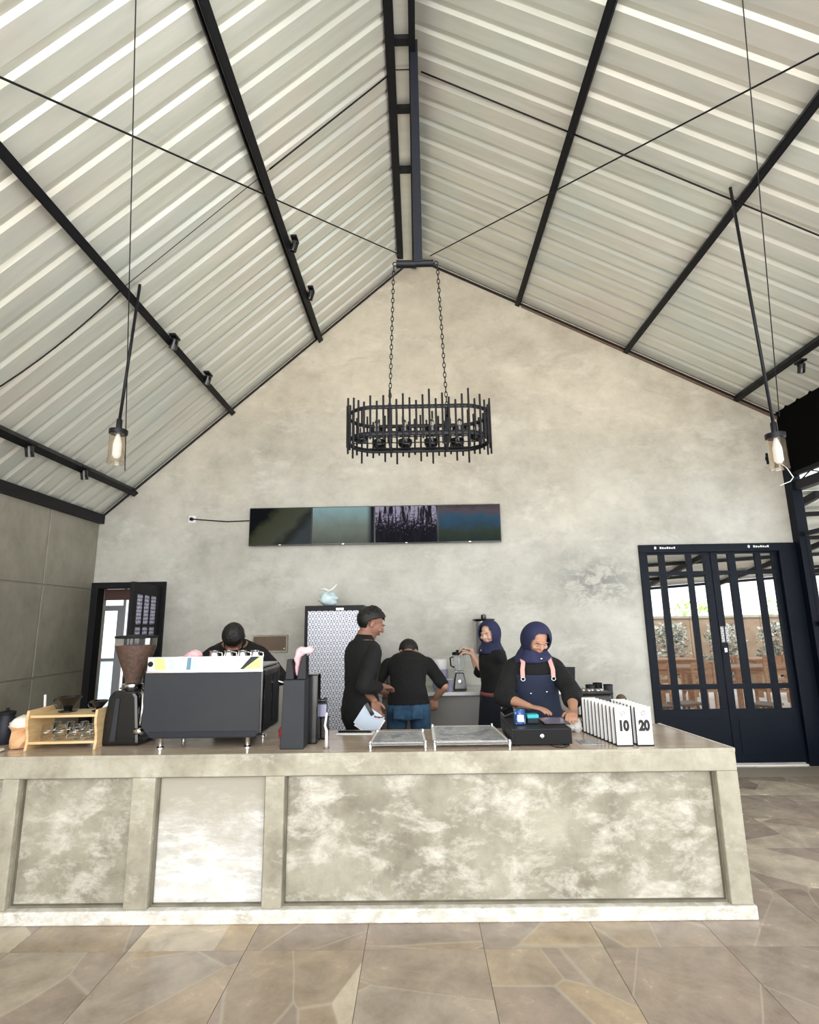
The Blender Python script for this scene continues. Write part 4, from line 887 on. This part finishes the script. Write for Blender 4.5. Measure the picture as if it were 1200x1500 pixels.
# ------------------------------------------------------------------ people
def ik(a, t, l1, l2, pole):
    a=Vector(a); t=Vector(t); d=t-a; L=min(d.length,(l1+l2)*.995); d.normalize()
    x=(l1*l1-l2*l2+L*L)/(2*L); h=math.sqrt(max(0,l1*l1-x*x)); p=Vector(pole); p=(p-d*p.dot(d))
    p = p.normalized() if p.length>1e-5 else d.orthogonal().normalized()
    return a+d*x+p*h, a+d*L
SP=[(.78,.12,.09),(.84,.165,.115),(.92,.170,.12),(1.0,.155,.11),(1.09,.138,.097),(1.18,.145,.102),(1.28,.162,.11),(1.36,.172,.108),(1.42,.155,.092),(1.455,.10,.07),(1.475,.062,.060),(1.53,.052,.055),(1.575,.05,.055)]
def spine(bend, zb=.92, span=.42):
    """map rest height -> (centre, up direction) for a back bending forward (towards -Y)"""
    def f(z):
        if z<=zb: return Vector((0,0,z)), Vector((0,0,1))
        p=Vector((0,0,zb)); n=24; dz=(z-zb)/n; a=0
        for i in range(n):
            zz=zb+dz*(i+.5); a=bend*min(1,(zz-zb)/span); p+=Vector((0,-math.sin(a),math.cos(a)))*dz
        return p, Vector((0,-math.sin(a),math.cos(a)))
    return f
def torso(bm, f, zs0, zs1, pad=0, flare=0, wf=1, df=1):
    rings=[]
    for z,rx,ry in SP:
        if z<zs0-1e-6 or z>zs1+1e-6: continue
        c,u=f(z); fw=Vector((0,-1,0)); fw=(fw-u*fw.dot(u)).normalized(); k_=flare*max(0,(1.1-z))
        rings.append((c,rx*wf+pad+k_,ry*df+pad+k_,Vector((1,0,0)),fw))
    loft(bm,rings,20)
def hand(bm, w, d, n, side, curl=.5, s=1):
    """w wrist, d finger direction, n palm normal, side +1/-1 thumb side along d x n"""
    d=Vector(d).normalized(); n=Vector(n); n=(n-d*n.dot(d)).normalized(); q=d.cross(n)*side; w=Vector(w)
    loft(bm,[(w-d*.01,.024*s,.018*s,q,n),(w+d*.03*s,.034*s,.015*s,q,n),(w+d*.075*s,.039*s,.014*s,q,n),(w+d*.088*s,.034*s,.010*s,q,n)],12)
    for i,L in enumerate((.070,.078,.072,.056)):
        b0=w+d*.080*s+q*(.028-.0187*i)*s; dd=(d*math.cos(curl*.6)+n*math.sin(curl*.6)+q*(.10-.07*i)).normalized()
        m1=b0+dd*L*.45*s; d2_=(d*math.cos(curl*1.5)+n*math.sin(curl*1.5)+q*(.05-.04*i)).normalized(); m2=m1+d2_*L*.33*s; d3=(d*math.cos(curl*2.2)+n*math.sin(curl*2.2)).normalized(); m3=m2+d3*L*.25*s
        capsule(bm,b0,m1,.0092*s,.0085*s,8); capsule(bm,m1,m2,.0085*s,.008*s,8); capsule(bm,m2,m3,.008*s,.0068*s,8)
    t0=w+d*.025*s+q*.026*s; t1=t0+(q*.75+d*.7+n*.25).normalized()*.036*s; t2=t1+(q*.25+d*.95+n*.35).normalized()*.030*s
    capsule(bm,t0,t1,.0125*s,.0105*s,8); capsule(bm,t1,t2,.0105*s,.0085*s,8)
def head_mtx(c,yaw,pitch,tilt=0): return Matrix.Translation(c)@Matrix.Rotation(yaw,4,'Z')@Matrix.Rotation(pitch,4,'X')@Matrix.Rotation(tilt,4,'Y')
def head(bm, hm):
    E_=lambda c,r: ell(bm,c,r,hm,18,12)
    E_((0,.018,.035),(.076,.095,.083)); E_((0,-.028,-.015),(.064,.066,.080)); E_((0,-.032,-.070),(.044,.046,.042)); E_((0,-.062,-.098),(.019,.017,.014))
    E_((0,-.088,.026),(.050,.012,.010))     # brow
    b=[(0,-.088,.018),(0,-.108,-.020)]; capsule(bm,hm@Vector(b[0]),hm@Vector(b[1]),.008,.0125,8); E_((-.012,-.096,-.022),(.008,.009,.007)); E_((.012,-.096,-.022),(.008,.009,.007))
    for s in(-1,1):
        E_((s*.036,-.070,-.022),(.024,.022,.022)); E_((s*.077,.012,-.008),(.009,.020,.031))
    E_((0,-.088,-.052),(.024,.010,.010))
def remesh(o, vs, sm=4):
    r=o.modifiers.new('r','REMESH'); r.mode='VOXEL'; r.voxel_size=vs; r.use_smooth_shade=True; s=o.modifiers.new('s','SMOOTH'); s.factor=.5; s.iterations=sm
def person(label, loc, rotz, p):
    t=thing('person',label,'person',loc,rotz); sc=p.get('scale',1); t.scale=(sc*p.get('wide',1),sc*p.get('wide',1)**.5,sc)
    f=spine(p.get('bend',0)); skin=p.get('skin',M['skin']); fem=p.get('female',False)
    sh,u=f(1.41); hc,_=f(1.53); hy=p.get('hyaw',0); hp=p.get('hpitch',0)
    hc=f(1.515)[0]+Matrix.Rotation(hy,3,'Z')@Matrix.Rotation(hp*.8,3,'X')@Vector((0,-.028,.085))
    hm=head_mtx(hc,hy,hp,p.get('htilt',0))
    bm=B(); torso(bm,f,.78,1.535,0,wf=.93 if fem else 1); head(bm,hm)
    capsule(bm,f(1.50)[0],hm@Vector((0,.02,-.03)),.052,.05,14)
    arms=[]
    for i,s in enumerate((-1,1)):      # s=-1: the person's right hand when facing -Y
        S=sh+Vector((s*(.150 if fem else .175),0,0))-u*.045
        wt=Vector(p['hands'][i]); e,w_=ik(S,wt,.285,.255,p['poles'][i]); arms.append((S,e,w_))
        capsule(bm,S,e,.050,.040,14); capsule(bm,e,e.lerp(w_,.35),.040,.040,14); capsule(bm,e.lerp(w_,.35),w_,.040,.024,14)
        hd_=Vector(p['hdir'][i]); hand(bm,w_,hd_,p['hn'][i],p['thumb'][i],p.get('curl',(.5,.5))[i])
    legs=[]
    for i,s in enumerate((-1,1)):
        H=Vector((s*.09,0,.88)); ft=Vector(p.get('feet',((-.11,.0,.085),(.11,.0,.085)))[i]); kn,an=ik(H,ft,.42,.40,(0,-1,0)); legs.append((H,kn,an))
        capsule(bm,H,kn,.088,.056,14); capsule(bm,kn,kn.lerp(an,.3),.054,.055,12); capsule(bm,kn.lerp(an,.3),an,.055,.036,12)
        loft(bm,[(an+Vector((0,.05,-.045)),.025,.022,Vector((1,0,0)),Vector((0,0,1))),(an+Vector((0,.03,-.045)),.034,.036,Vector((1,0,0)),Vector((0,0,1))),(an+Vector((0,-.07,-.05)),.042,.03,Vector((1,0,0)),Vector((0,0,1))),(an+Vector((0,-.16,-.065)),.03,.015,Vector((1,0,0)),Vector((0,0,1)))],12)
    body=obj('body',bm,skin,t); remesh(body,.0055,3)
    # shoes
    for H,kn,an in legs:
        b=B(); X_=Vector((1,0,0)); Zv=Vector((0,0,1)); loft(b,[(an+Vector((0,.065,-.045)),.03,.035,X_,Zv),(an+Vector((0,.03,-.038)),.043,.047,X_,Zv),(an+Vector((0,-.07,-.047)),.050,.038,X_,Zv),(an+Vector((0,-.15,-.060)),.044,.025,X_,Zv),(an+Vector((0,-.19,-.068)),.025,.015,X_,Zv)],14); obj('shoe',b,M['mblack'],t,smooth=True)
    # upper garment
    b=B(); torso(b,f,p.get('hem',.92)-.001,1.455,.016,wf=.95 if fem else 1.02)
    for i,(S,e,w_) in enumerate(arms):
        sl=p.get('sleeve',(.5,.5))[i]; fat=p.get('fat',1)
        capsule(b,S-Vector((0,0,.005)),e if sl>.0 else e.lerp(S,.12),.064,.054*fat,14); capsule(b,f(1.43)[0]+(S-f(1.41)[0])*.25,S,.055,.060,12)
        if sl>1e-3:
            q=e.lerp(w_,sl); tube(b,[e,e.lerp(q,.5),q],[.056*fat,.054*fat,.047*fat],14)
    top=obj('shirt',b,p['top'],t); remesh(top,.010,5)
    dt=bpy.data.textures.new('folds','CLOUDS'); dt.noise_scale=.10; dm=top.modifiers.new('d','DISPLACE'); dm.texture=dt; dm.strength=.014; dm.mid_level=.5
    b=B(); cn=[]
    for z,ra in ((1.425,.125),(1.455,.088),(1.50,.066)):
        c_,uu=f(z); cn.append((c_,ra,ra*.92,Vector((1,0,0)),(Vector((0,-1,0))-uu*Vector((0,-1,0)).dot(uu)).normalized()))
    if not p.get('hijab'): loft(b,cn,20,cap=False); c_=obj('collar',b,p['top'],t,smooth=True); s_=c_.modifiers.new('s','SOLIDIFY'); s_.thickness=.008
    else: b.free()
    # lower garment
    b=B()
    if p.get('skirt'):
        rings=[]
        for z,rx,ry in ((.10,.22,.20),(.4,.205,.18),(.7,.195,.155),(.86,.186,.138),(.96,.172,.126),(1.02,.158,.114)): rings.append((Vector((0,0,z)),rx*.97,ry,Vector((1,0,0)),Vector((0,-1,0))))
        loft(b,rings,24); lo_=obj('skirt',b,p['bottom'],t); remesh(lo_,.012,3)
    else:
        torso(b,f,.78,1.0,.012)
        for H,kn,an in legs: capsule(b,H,kn,.102,.072,14); tube(b,[kn,kn.lerp(an,.5),an+Vector((0,0,.0))],[.072,.068,.060],14)
        lo_=obj('trousers',b,p['bottom'],t); remesh(lo_,.010,4)
        dm=lo_.modifiers.new('d','DISPLACE'); dm.texture=dt; dm.strength=.01
        if p.get('pockets'):
            for s in(-1,1):
                c_,uu=f(.93); b=B(); bx(b,s*.08-.045,s*.08+.045,.128,.134,.80,.91); obj('back_pocket',b,p['bottom'],t,bevel=.003)
    if p.get('belt'):
        b=B(); c_,uu=f(1.02); lathe(b,[(.158,-.018),(.160,.0),(.158,.018)],c=(0,0,1.0),n=28,sx=1.04,sy=.80); obj('belt',b,p['belt'],t,smooth=True)
    # apron bib
    if p.get('apron'):
        b=B(); rows=[]; zs=[.55,.70,.84,.92,1.0,1.09,1.18,1.26,1.33]
        for z in zs:
            best=min(SP,key=lambda q:abs(q[0]-z)); 
            for (za,rxa,rya),(zb_,rxb,ryb) in zip(SP,SP[1:]):
                if za<=z<=zb_: tt=(z-za)/(zb_-za); rx=rxa+(rxb-rxa)*tt; ry=rya+(ryb-rya)*tt; break
            else: rx,ry=.175,.13
            c_,uu=f(max(z,.78)); c_=c_.copy(); c_.z += min(0,z-.78)
            fw=(Vector((0,-1,0))-uu*Vector((0,-1,0)).dot(uu)).normalized(); wa=R(62) if z>1.1 else R(88); wa = R(50) if z>1.25 else wa
            rows.append([b.verts.new(c_+Vector((1,0,0))*math.sin(a)*(rx+.034)+fw*math.cos(a)*(ry+.040)) for a in [wa*(j/8*2-1) for j in range(9)]])
        for r0,r1 in zip(rows,rows[1:]):
            for j in range(8): b.faces.new((r0[j],r0[j+1],r1[j+1],r1[j]))
        ap=obj('apron',b,p['apron'],t,smooth=True); s_=ap.modifiers.new('s','SOLIDIFY'); s_.thickness=.006; ss=ap.modifiers.new('u','SUBSURF'); ss.levels=1; ss.render_levels=1
        for s in (-1,1):
            pts=[]
            for z,yy in ((1.31,.160),(1.37,.150),(1.42,.128),(1.455,.06),(1.44,-.02)):
                c_,uu=f(z); fw=(Vector((0,-1,0))-uu*Vector((0,-1,0)).dot(uu)).normalized(); pts.append(c_+fw*yy+Vector((s*(.105 if z<1.4 else .095),0,0)))
            b=B(); rg=[]
            for i,q in enumerate(pts):
                dq=(pts[min(i+1,4)]-pts[max(i-1,0)]).normalized(); rg.append((q,.015,.004,Vector((1,0,0)),dq.cross(Vector((1,0,0))).normalized()))
            loft(b,rg,10); sp_=obj('shoulder_strap',b,M['strap'],t,smooth='auto')
            b=B(); torus(b,pts[0]+Vector((0,-.004,-.012)),.014,.003,mtx=Matrix.Rotation(R(90),4,'X'),n=14,k=6); obj('buckle',b,M['chrome'],sp_,smooth=True)
        for x,z in ((-.05,1.16),(.06,1.17)):
            c_,uu=f(z); b=B(); ell(b,c_+Vector((x,-.146,0)),(.007,.004,.007),seg=8,rng=6); obj('apron_button',b,M['chrome'],ap)
    # face details
    if p.get('face',True):
        for s in(-1,1):
            b=B(); ell(b,(s*.030,-.080,.001),(.0125,.008,.0045),hm,12,8); ey_=obj('eye',b,M['eyew'],t,smooth=True)
            b=B(); ell(b,(s*.030,-.0868,-.001),(.010,.002,.0032),hm,10,6); obj('iris',b,M['hair'],ey_,smooth=True)
            b=B(); ell(b,(s*.030,-.081,.008),(.015,.008,.0065),hm,10,6); obj('upper_eyelid',b,skin,ey_,smooth=True)
            b=B(); ell(b,(s*.031,-.0955,.027),(.017,.004,.0026),hm,10,6); obj('eyebrow',b,M['hair'],t,smooth=True)
        b=B(); ell(b,(0,-.0925,-.050),(.020,.006,.0040),hm,12,6); ell(b,(0,-.0915,-.058),(.016,.006,.0045),hm,12,6); obj('lips',b,M['lips'],t,smooth=True)
    # hair or hijab
    def shell(cen,rad,keep,m,name,th,nz=.004,seg=40,rng=28,off=1.0):
        b=B(); s=bmesh.ops.create_uvsphere(b,u_segments=seg,v_segments=rng,radius=1); 
        rn=random.Random(5); kill=[fc for fc in b.faces if not keep(fc.calc_center_median())]
        bmesh.ops.delete(b,geom=kill,context='FACES')
        for v in b.verts:
            j=1+rn.uniform(-nz,nz)*3; v.co=hm@Vector((cen[0]+v.co.x*rad[0]*j,cen[1]+v.co.y*rad[1]*j,cen[2]+v.co.z*rad[2]*j))
        o=obj(name,b,m,t,smooth=True); q=o.modifiers.new('s','SOLIDIFY'); q.thickness=th; q.offset=off; u_=o.modifiers.new('u','SUBSURF'); u_.levels=1; u_.render_levels=1; return o
    if p.get('hijab'):
        def keep(c): # face opening: a cone round the face direction
            d=Vector((c.x*1.25,c.y,(c.z+.30)*.86)).normalized(); return d.dot(Vector((0,-1,0))) < .60
        shell((0,.008,.005),(.096,.112,.130),keep,M['hijab'],'hijab',.012,.0)
        # drape over neck and shoulders
        b=B(); cA=hm@Vector((0,.01,-.06)); c1=f(1.50)[0]; c2=f(1.44)[0]; c3=f(1.395)[0]; X_=Vector((1,0,0)); Yv=Vector((0,-1,0)); hx=(hm.to_3x3()@X_).normalized(); hyv=(hm.to_3x3()@Yv).normalized()
        loft(b,[(cA,.090,.095,hx,hyv),(cA.lerp(c1,.5),.088,.095,hx.lerp(X_,.5).normalized(),hyv.lerp(Yv,.5).normalized()),(c1+Vector((0,-.01,0)),.098,.098,X_,Yv),(c2+Vector((0,-.012,0)),.135,.115,X_,Yv),(c3+Vector((0,-.015,0)),.15,.122,X_,Yv)],24); dr_=obj('hijab_drape',b,M['hijab'],t,smooth=True); remesh(dr_,.008,4)
        dt2=bpy.data.textures.new('drape','WOOD'); dt2.wood_type='BANDNOISE'; dt2.noise_scale=.06; q=dr_.modifiers.new('d','DISPLACE'); q.texture=dt2; q.strength=.008
        b=B(); ell(b,f(1.43)[0]+Vector((.03,-.135,0)),(.009,.006,.009),seg=10,rng=6); obj('pin',b,M['chrome'],t,smooth=True)
    else:
        def keep(c): return (c.z>.42-.55*(c.y+ .75) ) if c.y<-.0 else (c.z>-.93) if c.y>.22 else c.z>-.12
        shell((0,.018,.034),(.083,.102,.094),keep,M['hair'],'hair',.012,.012)
        b=B(); rn=random.Random(9)
        for i in range(60 if p.get('face',True) else 0):
            a=rn.uniform(0,6.28); e_=rn.uniform(.1,1.5); d=Vector((math.cos(a)*math.cos(e_),math.sin(a)*math.cos(e_),math.sin(e_)))
            if d.y<-.3 and d.z<.35: continue
            q0=hm@Vector((d.x*.090,.018+d.y*.108,.034+d.z*.102)); tg=(hm.to_3x3()@Vector((rn.uniform(-1,1),-.8,-.5+rn.uniform(-.3,.3)))).normalized(); nn=(hm.to_3x3()@d).normalized()
            tube(b,[q0-tg*.012,q0+nn*.004,q0+tg*.022],[.006,.0075,.001],5)
        
        if p.get('face',True): ht=obj('hair_tufts',b,M['hair'],t,smooth=True); ht['kind']='stuff'
    return t,f,hm,arms
def ploc(px,py,Y): q=P(px,py,Y=Y); return (q.x,q.y,0)

# 1 barista behind the espresso machine, head bowed
person('person in black bowed behind the espresso machine, only dark hair and shoulders showing',(-1.555,4.90,0),R(6),dict(bend=R(34),hpitch=R(88),hyaw=R(8),scale=1.03,wide=1.06,face=False,skin=M['skin3'],top=M['cblack'],bottom=M['cblack'],
  hands=((-.25,-.42,1.10),(.22,-.42,1.12)),poles=((-1,.3,-.6),(1,.3,-.6)),hdir=((.2,-1,-.3),(-.2,-1,-.3)),hn=((0,0,-1),(0,0,-1)),thumb=(1,-1),sleeve=(.6,.6)))
# 2 standing man in profile
t2,f2,hm2,a2=person('standing man in black shirt and trousers turned away, holding papers beside the patterned fridge',(-.475,4.62,0),R(122),dict(bend=R(5),hpitch=R(24),hyaw=R(-12),scale=1.01,wide=1.1,skin=M['skin3'],top=M['cblack'],bottom=M['cblack'],
  hands=((-.14,-.12,1.10),tuple((Matrix.Translation((-.475,4.62,0))@Matrix.Rotation(R(122),4,'Z')@Matrix.Diagonal((1.01*1.1,1.01*1.049,1.01,1))).inverted()@P(548,1026,Y=4.44))),poles=((-.6,1.2,-.2),(.3,1,-.3)),hdir=((.5,-.8,-.1),(-.1,-.2,-1)),hn=((0,.6,-1),(-1,0,0)),thumb=(1,-1),sleeve=(.75,.30),hem=.84,curl=(.5,.7)))
# papers in his lowered hand
q=a2[1][2]; mw=Matrix.Translation((-.475,4.62,0))@Matrix.Rotation(R(122),4,'Z')@Matrix.Diagonal((1.01*1.1,1.01*1.049,1.01,1)); wp=mw@q
b=B(); mx=Matrix.Translation((wp.x-.025,wp.y-.035,wp.z-.15))@Matrix.Rotation(R(34),4,'Y')
bx(b,-.105,.075,-.002,.002,-.075,.085,mx); o=obj('folded_papers',b,M['bluepaper']); tag(o,'pale bluish folded papers held in the standing man\'s lowered hand','papers')
b=B(); bx(b,-.09,.09,.003,.006,-.09,.07,mx); obj('rear_sheet',b,M['paper'],o)
b=B(); bx(b,-.01,.02,-.012,-.002,.02,.12,Matrix.Translation((wp.x-.0,wp.y-.04,wp.z-.12))@Matrix.Rotation(R(-30),4,'Y')); o2=obj('phone',b,M['gblack'],bevel=.003); tag(o2,'dark pen-like phone held against the papers','phone')
# 3 man bending over the back counter
person('person in black shirt and blue jeans bending over the steel table, seen from behind',(-.105,5.30,0),R(180),dict(bend=R(60),hpitch=R(72),scale=.955,wide=1.1,skin=M['skin'],top=M['cblack'],bottom=M['jeans'],pockets=True,
  hands=((-.24,-.30,.92),(.22,-.42,.97)),poles=((-.5,.8,.1),(.5,.8,.1)),hdir=((.1,-.3,-1),(0,-1,-.2)),hn=((0,-1,0),(0,0,-1)),thumb=(-1,-1),sleeve=(.0,.0),feet=((-.16,.0,.085),(.16,.0,.085)),hem=.92,fat=1.12,face=False))
# 4 woman at the blender
person('woman in navy hijab and black top reaching to the blender lid, face turned left',(.71,5.50,0),R(-72),dict(female=True,hpitch=R(12),hyaw=R(32),scale=.935,wide=1.12,skin=M['skin2'],top=M['cblack'],bottom=M['cnavy'],skirt=True,hijab=True,belt=M['rose'],
  hands=tuple(tuple((Matrix.Translation((.71,5.50,0))@Matrix.Rotation(R(-72),4,'Z')@Matrix.Diagonal((.935*1.12,.935*1.058,.935,1))).inverted()@P(a_,c_,Y=d_)) for a_,c_,d_ in ((690,952,5.88),(692,958,5.72))),poles=((-.3,.2,-1),(.3,.1,-1)),hdir=((-.2,-.9,.25),(-.3,-.9,.2)),hn=((.2,0,-1),(0,0,-1)),thumb=(1,-1),sleeve=(.15,.15),hem=.98,curl=(.8,.8)))
# 5 woman at the till
person('woman in navy hijab and navy apron with pink straps looking down at the cash drawer',(.875,4.42,0),R(0),dict(female=True,bend=R(9),hpitch=R(32),hyaw=R(14),scale=.93,wide=1.15,skin=M['skin'],top=M['cblack'],bottom=M['cblack'],skirt=True,hijab=True,apron=M['apron'],
  hands=((-.11,-.40,1.10),(.155,-.47,1.075)),poles=((-1.3,.5,-.9),(1.3,.5,-.9)),hdir=((.75,-.6,-.1),(-.35,-.9,-.15)),hn=((0,0,-1),(0,0,-1)),thumb=(1,-1),sleeve=(.45,.55),fat=1.3,hem=.92,curl=(.35,.6)))
# ------------------------------------------------------------------ outside: porch, yard, furniture, planting
gr = boxo('ground',-30,30,YB+.17,40,-.12,-.02,M['patio'],None); gr['kind']='structure'
g2 = boxo('ground',XR+.1,30,-10,YB+.17,-.12,-.02,M['patio'],None); g2['kind']='structure'
g3 = boxo('ground',-30,XR+.1,-10,YF-.002,-.12,-.02,M['patio'],None); g3['kind']='structure'
pr = struct('porch_roof','corrugated porch roof on black beams beyond the glass door','roof')
def pz(x,y): return 3.12+.02*(x-2)-(y-YB)*(.168-.008*(x-2))
def proof(x0,x1,y0,y1,n,name='roof_sheet'):
    b=B(); rows=[]
    for i in range(n*4+1):
        k_=i%4; y=y0+(y1-y0)*i/(n*4); h=.03 if k_ in (2,3) else 0
        rows.append((b.verts.new((x0,y,pz(x0,y)+h)),b.verts.new((x1,y,pz(x1,y)+h))))
    for a,c_ in zip(rows,rows[1:]): b.faces.new((a[0],c_[0],c_[1],a[1]))
    o=obj(name,b,M['zinc'],pr); s=o.modifiers.new('s','SOLIDIFY'); s.thickness=.003
for i in range(5): proof(.9+i*2.2,3.1+i*2.2-.005,YB+.2,12.6,12)
for i in range(3): proof(XR+.16+i*2.2,XR+2.355+i*2.2,-1.5,YB+.19,14)
for x in (1.4,3.2,5.0,6.8,8.6,10.4):
    b=B(); vs=[(x,YB+.2),(x,12.7)]
    prism(b,[(YB+.2,pz(x,YB+.2)-.10),(12.7,pz(x,12.7)-.10),(12.7,pz(x,12.7)-.01),(YB+.2,pz(x,YB+.2)-.01)],x-.03,x+.03,'X'); obj('rafter',b,M['black2'],pr)
for y in (7.6,8.9,10.2,11.5,12.6):
    b=B(); prism(b,[(.9,pz(.9,y)-.07),(11.8,pz(11.8,y)-.07),(11.8,pz(11.8,y)-.01),(.9,pz(.9,y)-.01)],y-.025,y+.025); obj('purlin',b,M['black'],pr)
for y in (0,3.2,6.0):
    b=B(); prism(b,[(XR+.12,pz(XR,YB)-.0),(11,pz(11,YB)+.0),(11,pz(11,YB)+.06),(XR+.12,pz(XR,YB)+.06)],y-.025,y+.025); 
    b.free()
    b=B(); prism(b,[(XR+.12,pz(XR+.12,y)-.08),(11,pz(11,y)-.08),(11,pz(11,y)-.01),(XR+.12,pz(XR+.12,y)-.01)],y-.025,y+.025); obj('purlin',b,M['black'],pr)
for x,y in ((1.4,12.6),(5.0,12.6),(8.6,12.6),(11.2,12.6)):
    boxo('porch_post',x-.04,x+.04,y-.04,y+.04,-.02,pz(x,y)-.05,M['greyframe'],pr)
# boundary wall
bw = struct('boundary_wall','tan boundary wall along the far side of the yard','wall')
for i in range(12):
    boxo('wall_panel',-2+i*1.8,-.21+i*1.8,14.6,14.75,-.02,1.62,M['tanwall'],bw)
    boxo('coping',-2+i*1.8,-.21+i*1.8,14.57,14.78,1.62,1.68,M['counter_frame'],bw)
# shrubs
def shrub(x,y,r,h,label,m,n=420,seed=1):
    rnd=random.Random(seed); t=thing('shrub',label,'shrub',(x,y,-.02),0)
    b=B(); s_=B()
    for i in range(7):
        a=rnd.uniform(0,6.28); q=(math.cos(a)*r*.5*rnd.random(),math.sin(a)*r*.5*rnd.random(),h*rnd.uniform(.5,.85)); tube(s_,[(q[0]*.2,q[1]*.2,0),q],[.014,.005],5)
    obj('stems',s_,M['bark'],t)
    for i in range(n):
        a=rnd.uniform(0,6.28); rr=r*math.sqrt(rnd.random()); z=h*(.12+.88*rnd.random()**.8); rr*=math.sqrt(max(.1,1-(z/h-.55)**2*3.2)) 
        c_=Vector((rr*math.cos(a),rr*math.sin(a),z)); d=Vector((rnd.uniform(-1,1),rnd.uniform(-1,1),rnd.uniform(-.6,.8))).normalized(); e=d.orthogonal().normalized(); L_=rnd.uniform(.09,.17)
        vs=[b.verts.new(c_),b.verts.new(c_+d*L_*.5+e*L_*.28),b.verts.new(c_+d*L_),b.verts.new(c_+d*L_*.5-e*L_*.28)]; b.faces.new(vs)
    o=obj('foliage',b,m,t); o['kind']='stuff'
hz=[(6.1,13.8,.46,1.5),(7.4,13.8,.46,1.45),(8.7,13.8,.46,1.5),(10.0,13.8,.46,1.4),(11.3,13.8,.46,1.5)]
for i,(x,y,r,h) in enumerate(hz): shrub(x,y,r,h,['pale variegated shrub furthest left along the yard wall','pale variegated shrub second from left along the yard wall','pale variegated shrub third from left along the yard wall','pale variegated shrub fourth from left along the yard wall','pale variegated shrub furthest right along the yard wall'][i],M['leaf'],520,i+1)
shrub(7.9,16.0,.9,2.1,'yellow green bush rising behind the yard wall',M['leafy'],600,20); shrub(10.6,16.0,.9,2.2,'yellow green bush behind the right end of the yard wall',M['leafy'],500,21)
# cactus like dark stake plant against the tan wall
t=thing('bare_sapling','dark bare forked sapling in front of the tan yard wall','sapling',(5.25,14.2,-.02)); b=B(); tube(b,[(0,0,0),(.03,0,.7),(-.08,0,1.45)],[.03,.025,.012],6); obj('trunk',b,M['bark'],t); b=B(); tube(b,[(.02,0,.5),(.22,0,.8)],[.02,.008],6); tube(b,[(.0,0,.6),(-.3,0,.75),(-.33,0,.95)],[.02,.016,.008],6); obj('branches',b,M['bark'],t)
# picnic tables and chairs
def table(label,x,y,L_,rz=0):
    t=thing('patio_table',label,'table',(x,y,-.02),R(rz)); 
    for i in range(4):
        y0=-.36+i*.18; boxo('plank',-L_/2,L_/2,y0+.005,y0+.175,.74,.775,M['twood'],t,bevel=.003)
    boxo('apron_board',-L_/2+.08,L_/2-.08,-.30,-.27,.66,.74,M['twood'],t); boxo('apron_board',-L_/2+.08,L_/2-.08,.27,.30,.66,.74,M['twood'],t)
    for sx in(-1,1):
        for sy in(-1,1): boxo('leg',sx*(L_/2-.12)-.035,sx*(L_/2-.12)+.035,sy*.28-.035,sy*.28+.035,0,.74,M['twood'],t)
    return t
table('long wooden table behind the left leaf of the glass door',4.1,10.6,2.2); table('long wooden table behind the right leaf of the glass door',6.5,10.4,2.0,-3); table('far wooden table near the shrubs on the left',5.0,12.6,2.0); table('far wooden table near the shrubs on the right',8.1,12.4,2.2)
ch=thing('patio_chair','x','chair',(0,0,0))
boxo('seat',-.21,.21,-.2,.2,.42,.45,M['twood'],ch,bevel=.004)
for sx in(-1,1):
    for sy in(-1,1): boxo('leg',sx*.18-.02,sx*.18+.02,sy*.17-.02,sy*.17+.02,0,.42,M['twood'],ch)
for sx in(-1,1): boxo('back_post',sx*.18-.02,sx*.18+.02,.16,.20,.45,.9,M['twood'],ch)
for z in (.58,.70,.82): boxo('back_slat',-.18,.18,.17,.19,z,z+.06,M['twood'],ch)
spots=[(3.3,9.85,180,'nearest patio chair, left, seen through the left door leaf'),(4.0,9.8,175,'patio chair second from left on the near side'),(4.75,9.85,185,'patio chair third from left on the near side'),(5.9,9.7,178,'patio chair fourth from left on the near side'),(6.6,9.6,182,'patio chair fifth from left on the near side'),(7.3,9.7,180,'patio chair furthest right on the near side'),
 (3.5,11.4,0,'patio chair behind the left long table, left'),(4.5,11.4,5,'patio chair behind the left long table, right'),(6.1,11.2,0,'patio chair behind the right long table, left'),(7.0,11.2,-5,'patio chair behind the right long table, right')]
for i,(x,y,rz,lb) in enumerate(spots):
    if i==0: ch.location=(x,y,-.02); ch.rotation_euler=(0,0,R(rz)); ch['label']=lb; ch['group']='wooden chairs around the patio tables'
    else: dup(ch,(x,y,-.02),R(rz),lb)
# A-frame stools near the door
for i,(x,y,lb) in enumerate(((3.25,8.0,'dark trestle stool nearest the left door leaf'),(3.75,8.2,'dark trestle stool behind the meeting of the door leaves'),(4.75,8.0,'dark trestle stool behind the right door leaf'))):
    t=thing('trestle_stool',lb,'stool',(x,y,-.02),R(20*i)); boxo('seat',-.2,.2,-.15,.15,.44,.47,M['bwood'],t,bevel=.004)
    for sx in(-1,1):
        for sy in(-1,1): b=B(); tube(b,[(sx*.22,sy*.17,0),(sx*.12,sy*.08,.44)],.02,6); obj('leg',b,M['bwood'],t)
    b=B(); tube(b,[(-.18,0,.15),(.18,0,.15)],.014,6); obj('stretcher',b,M['bwood'],t)
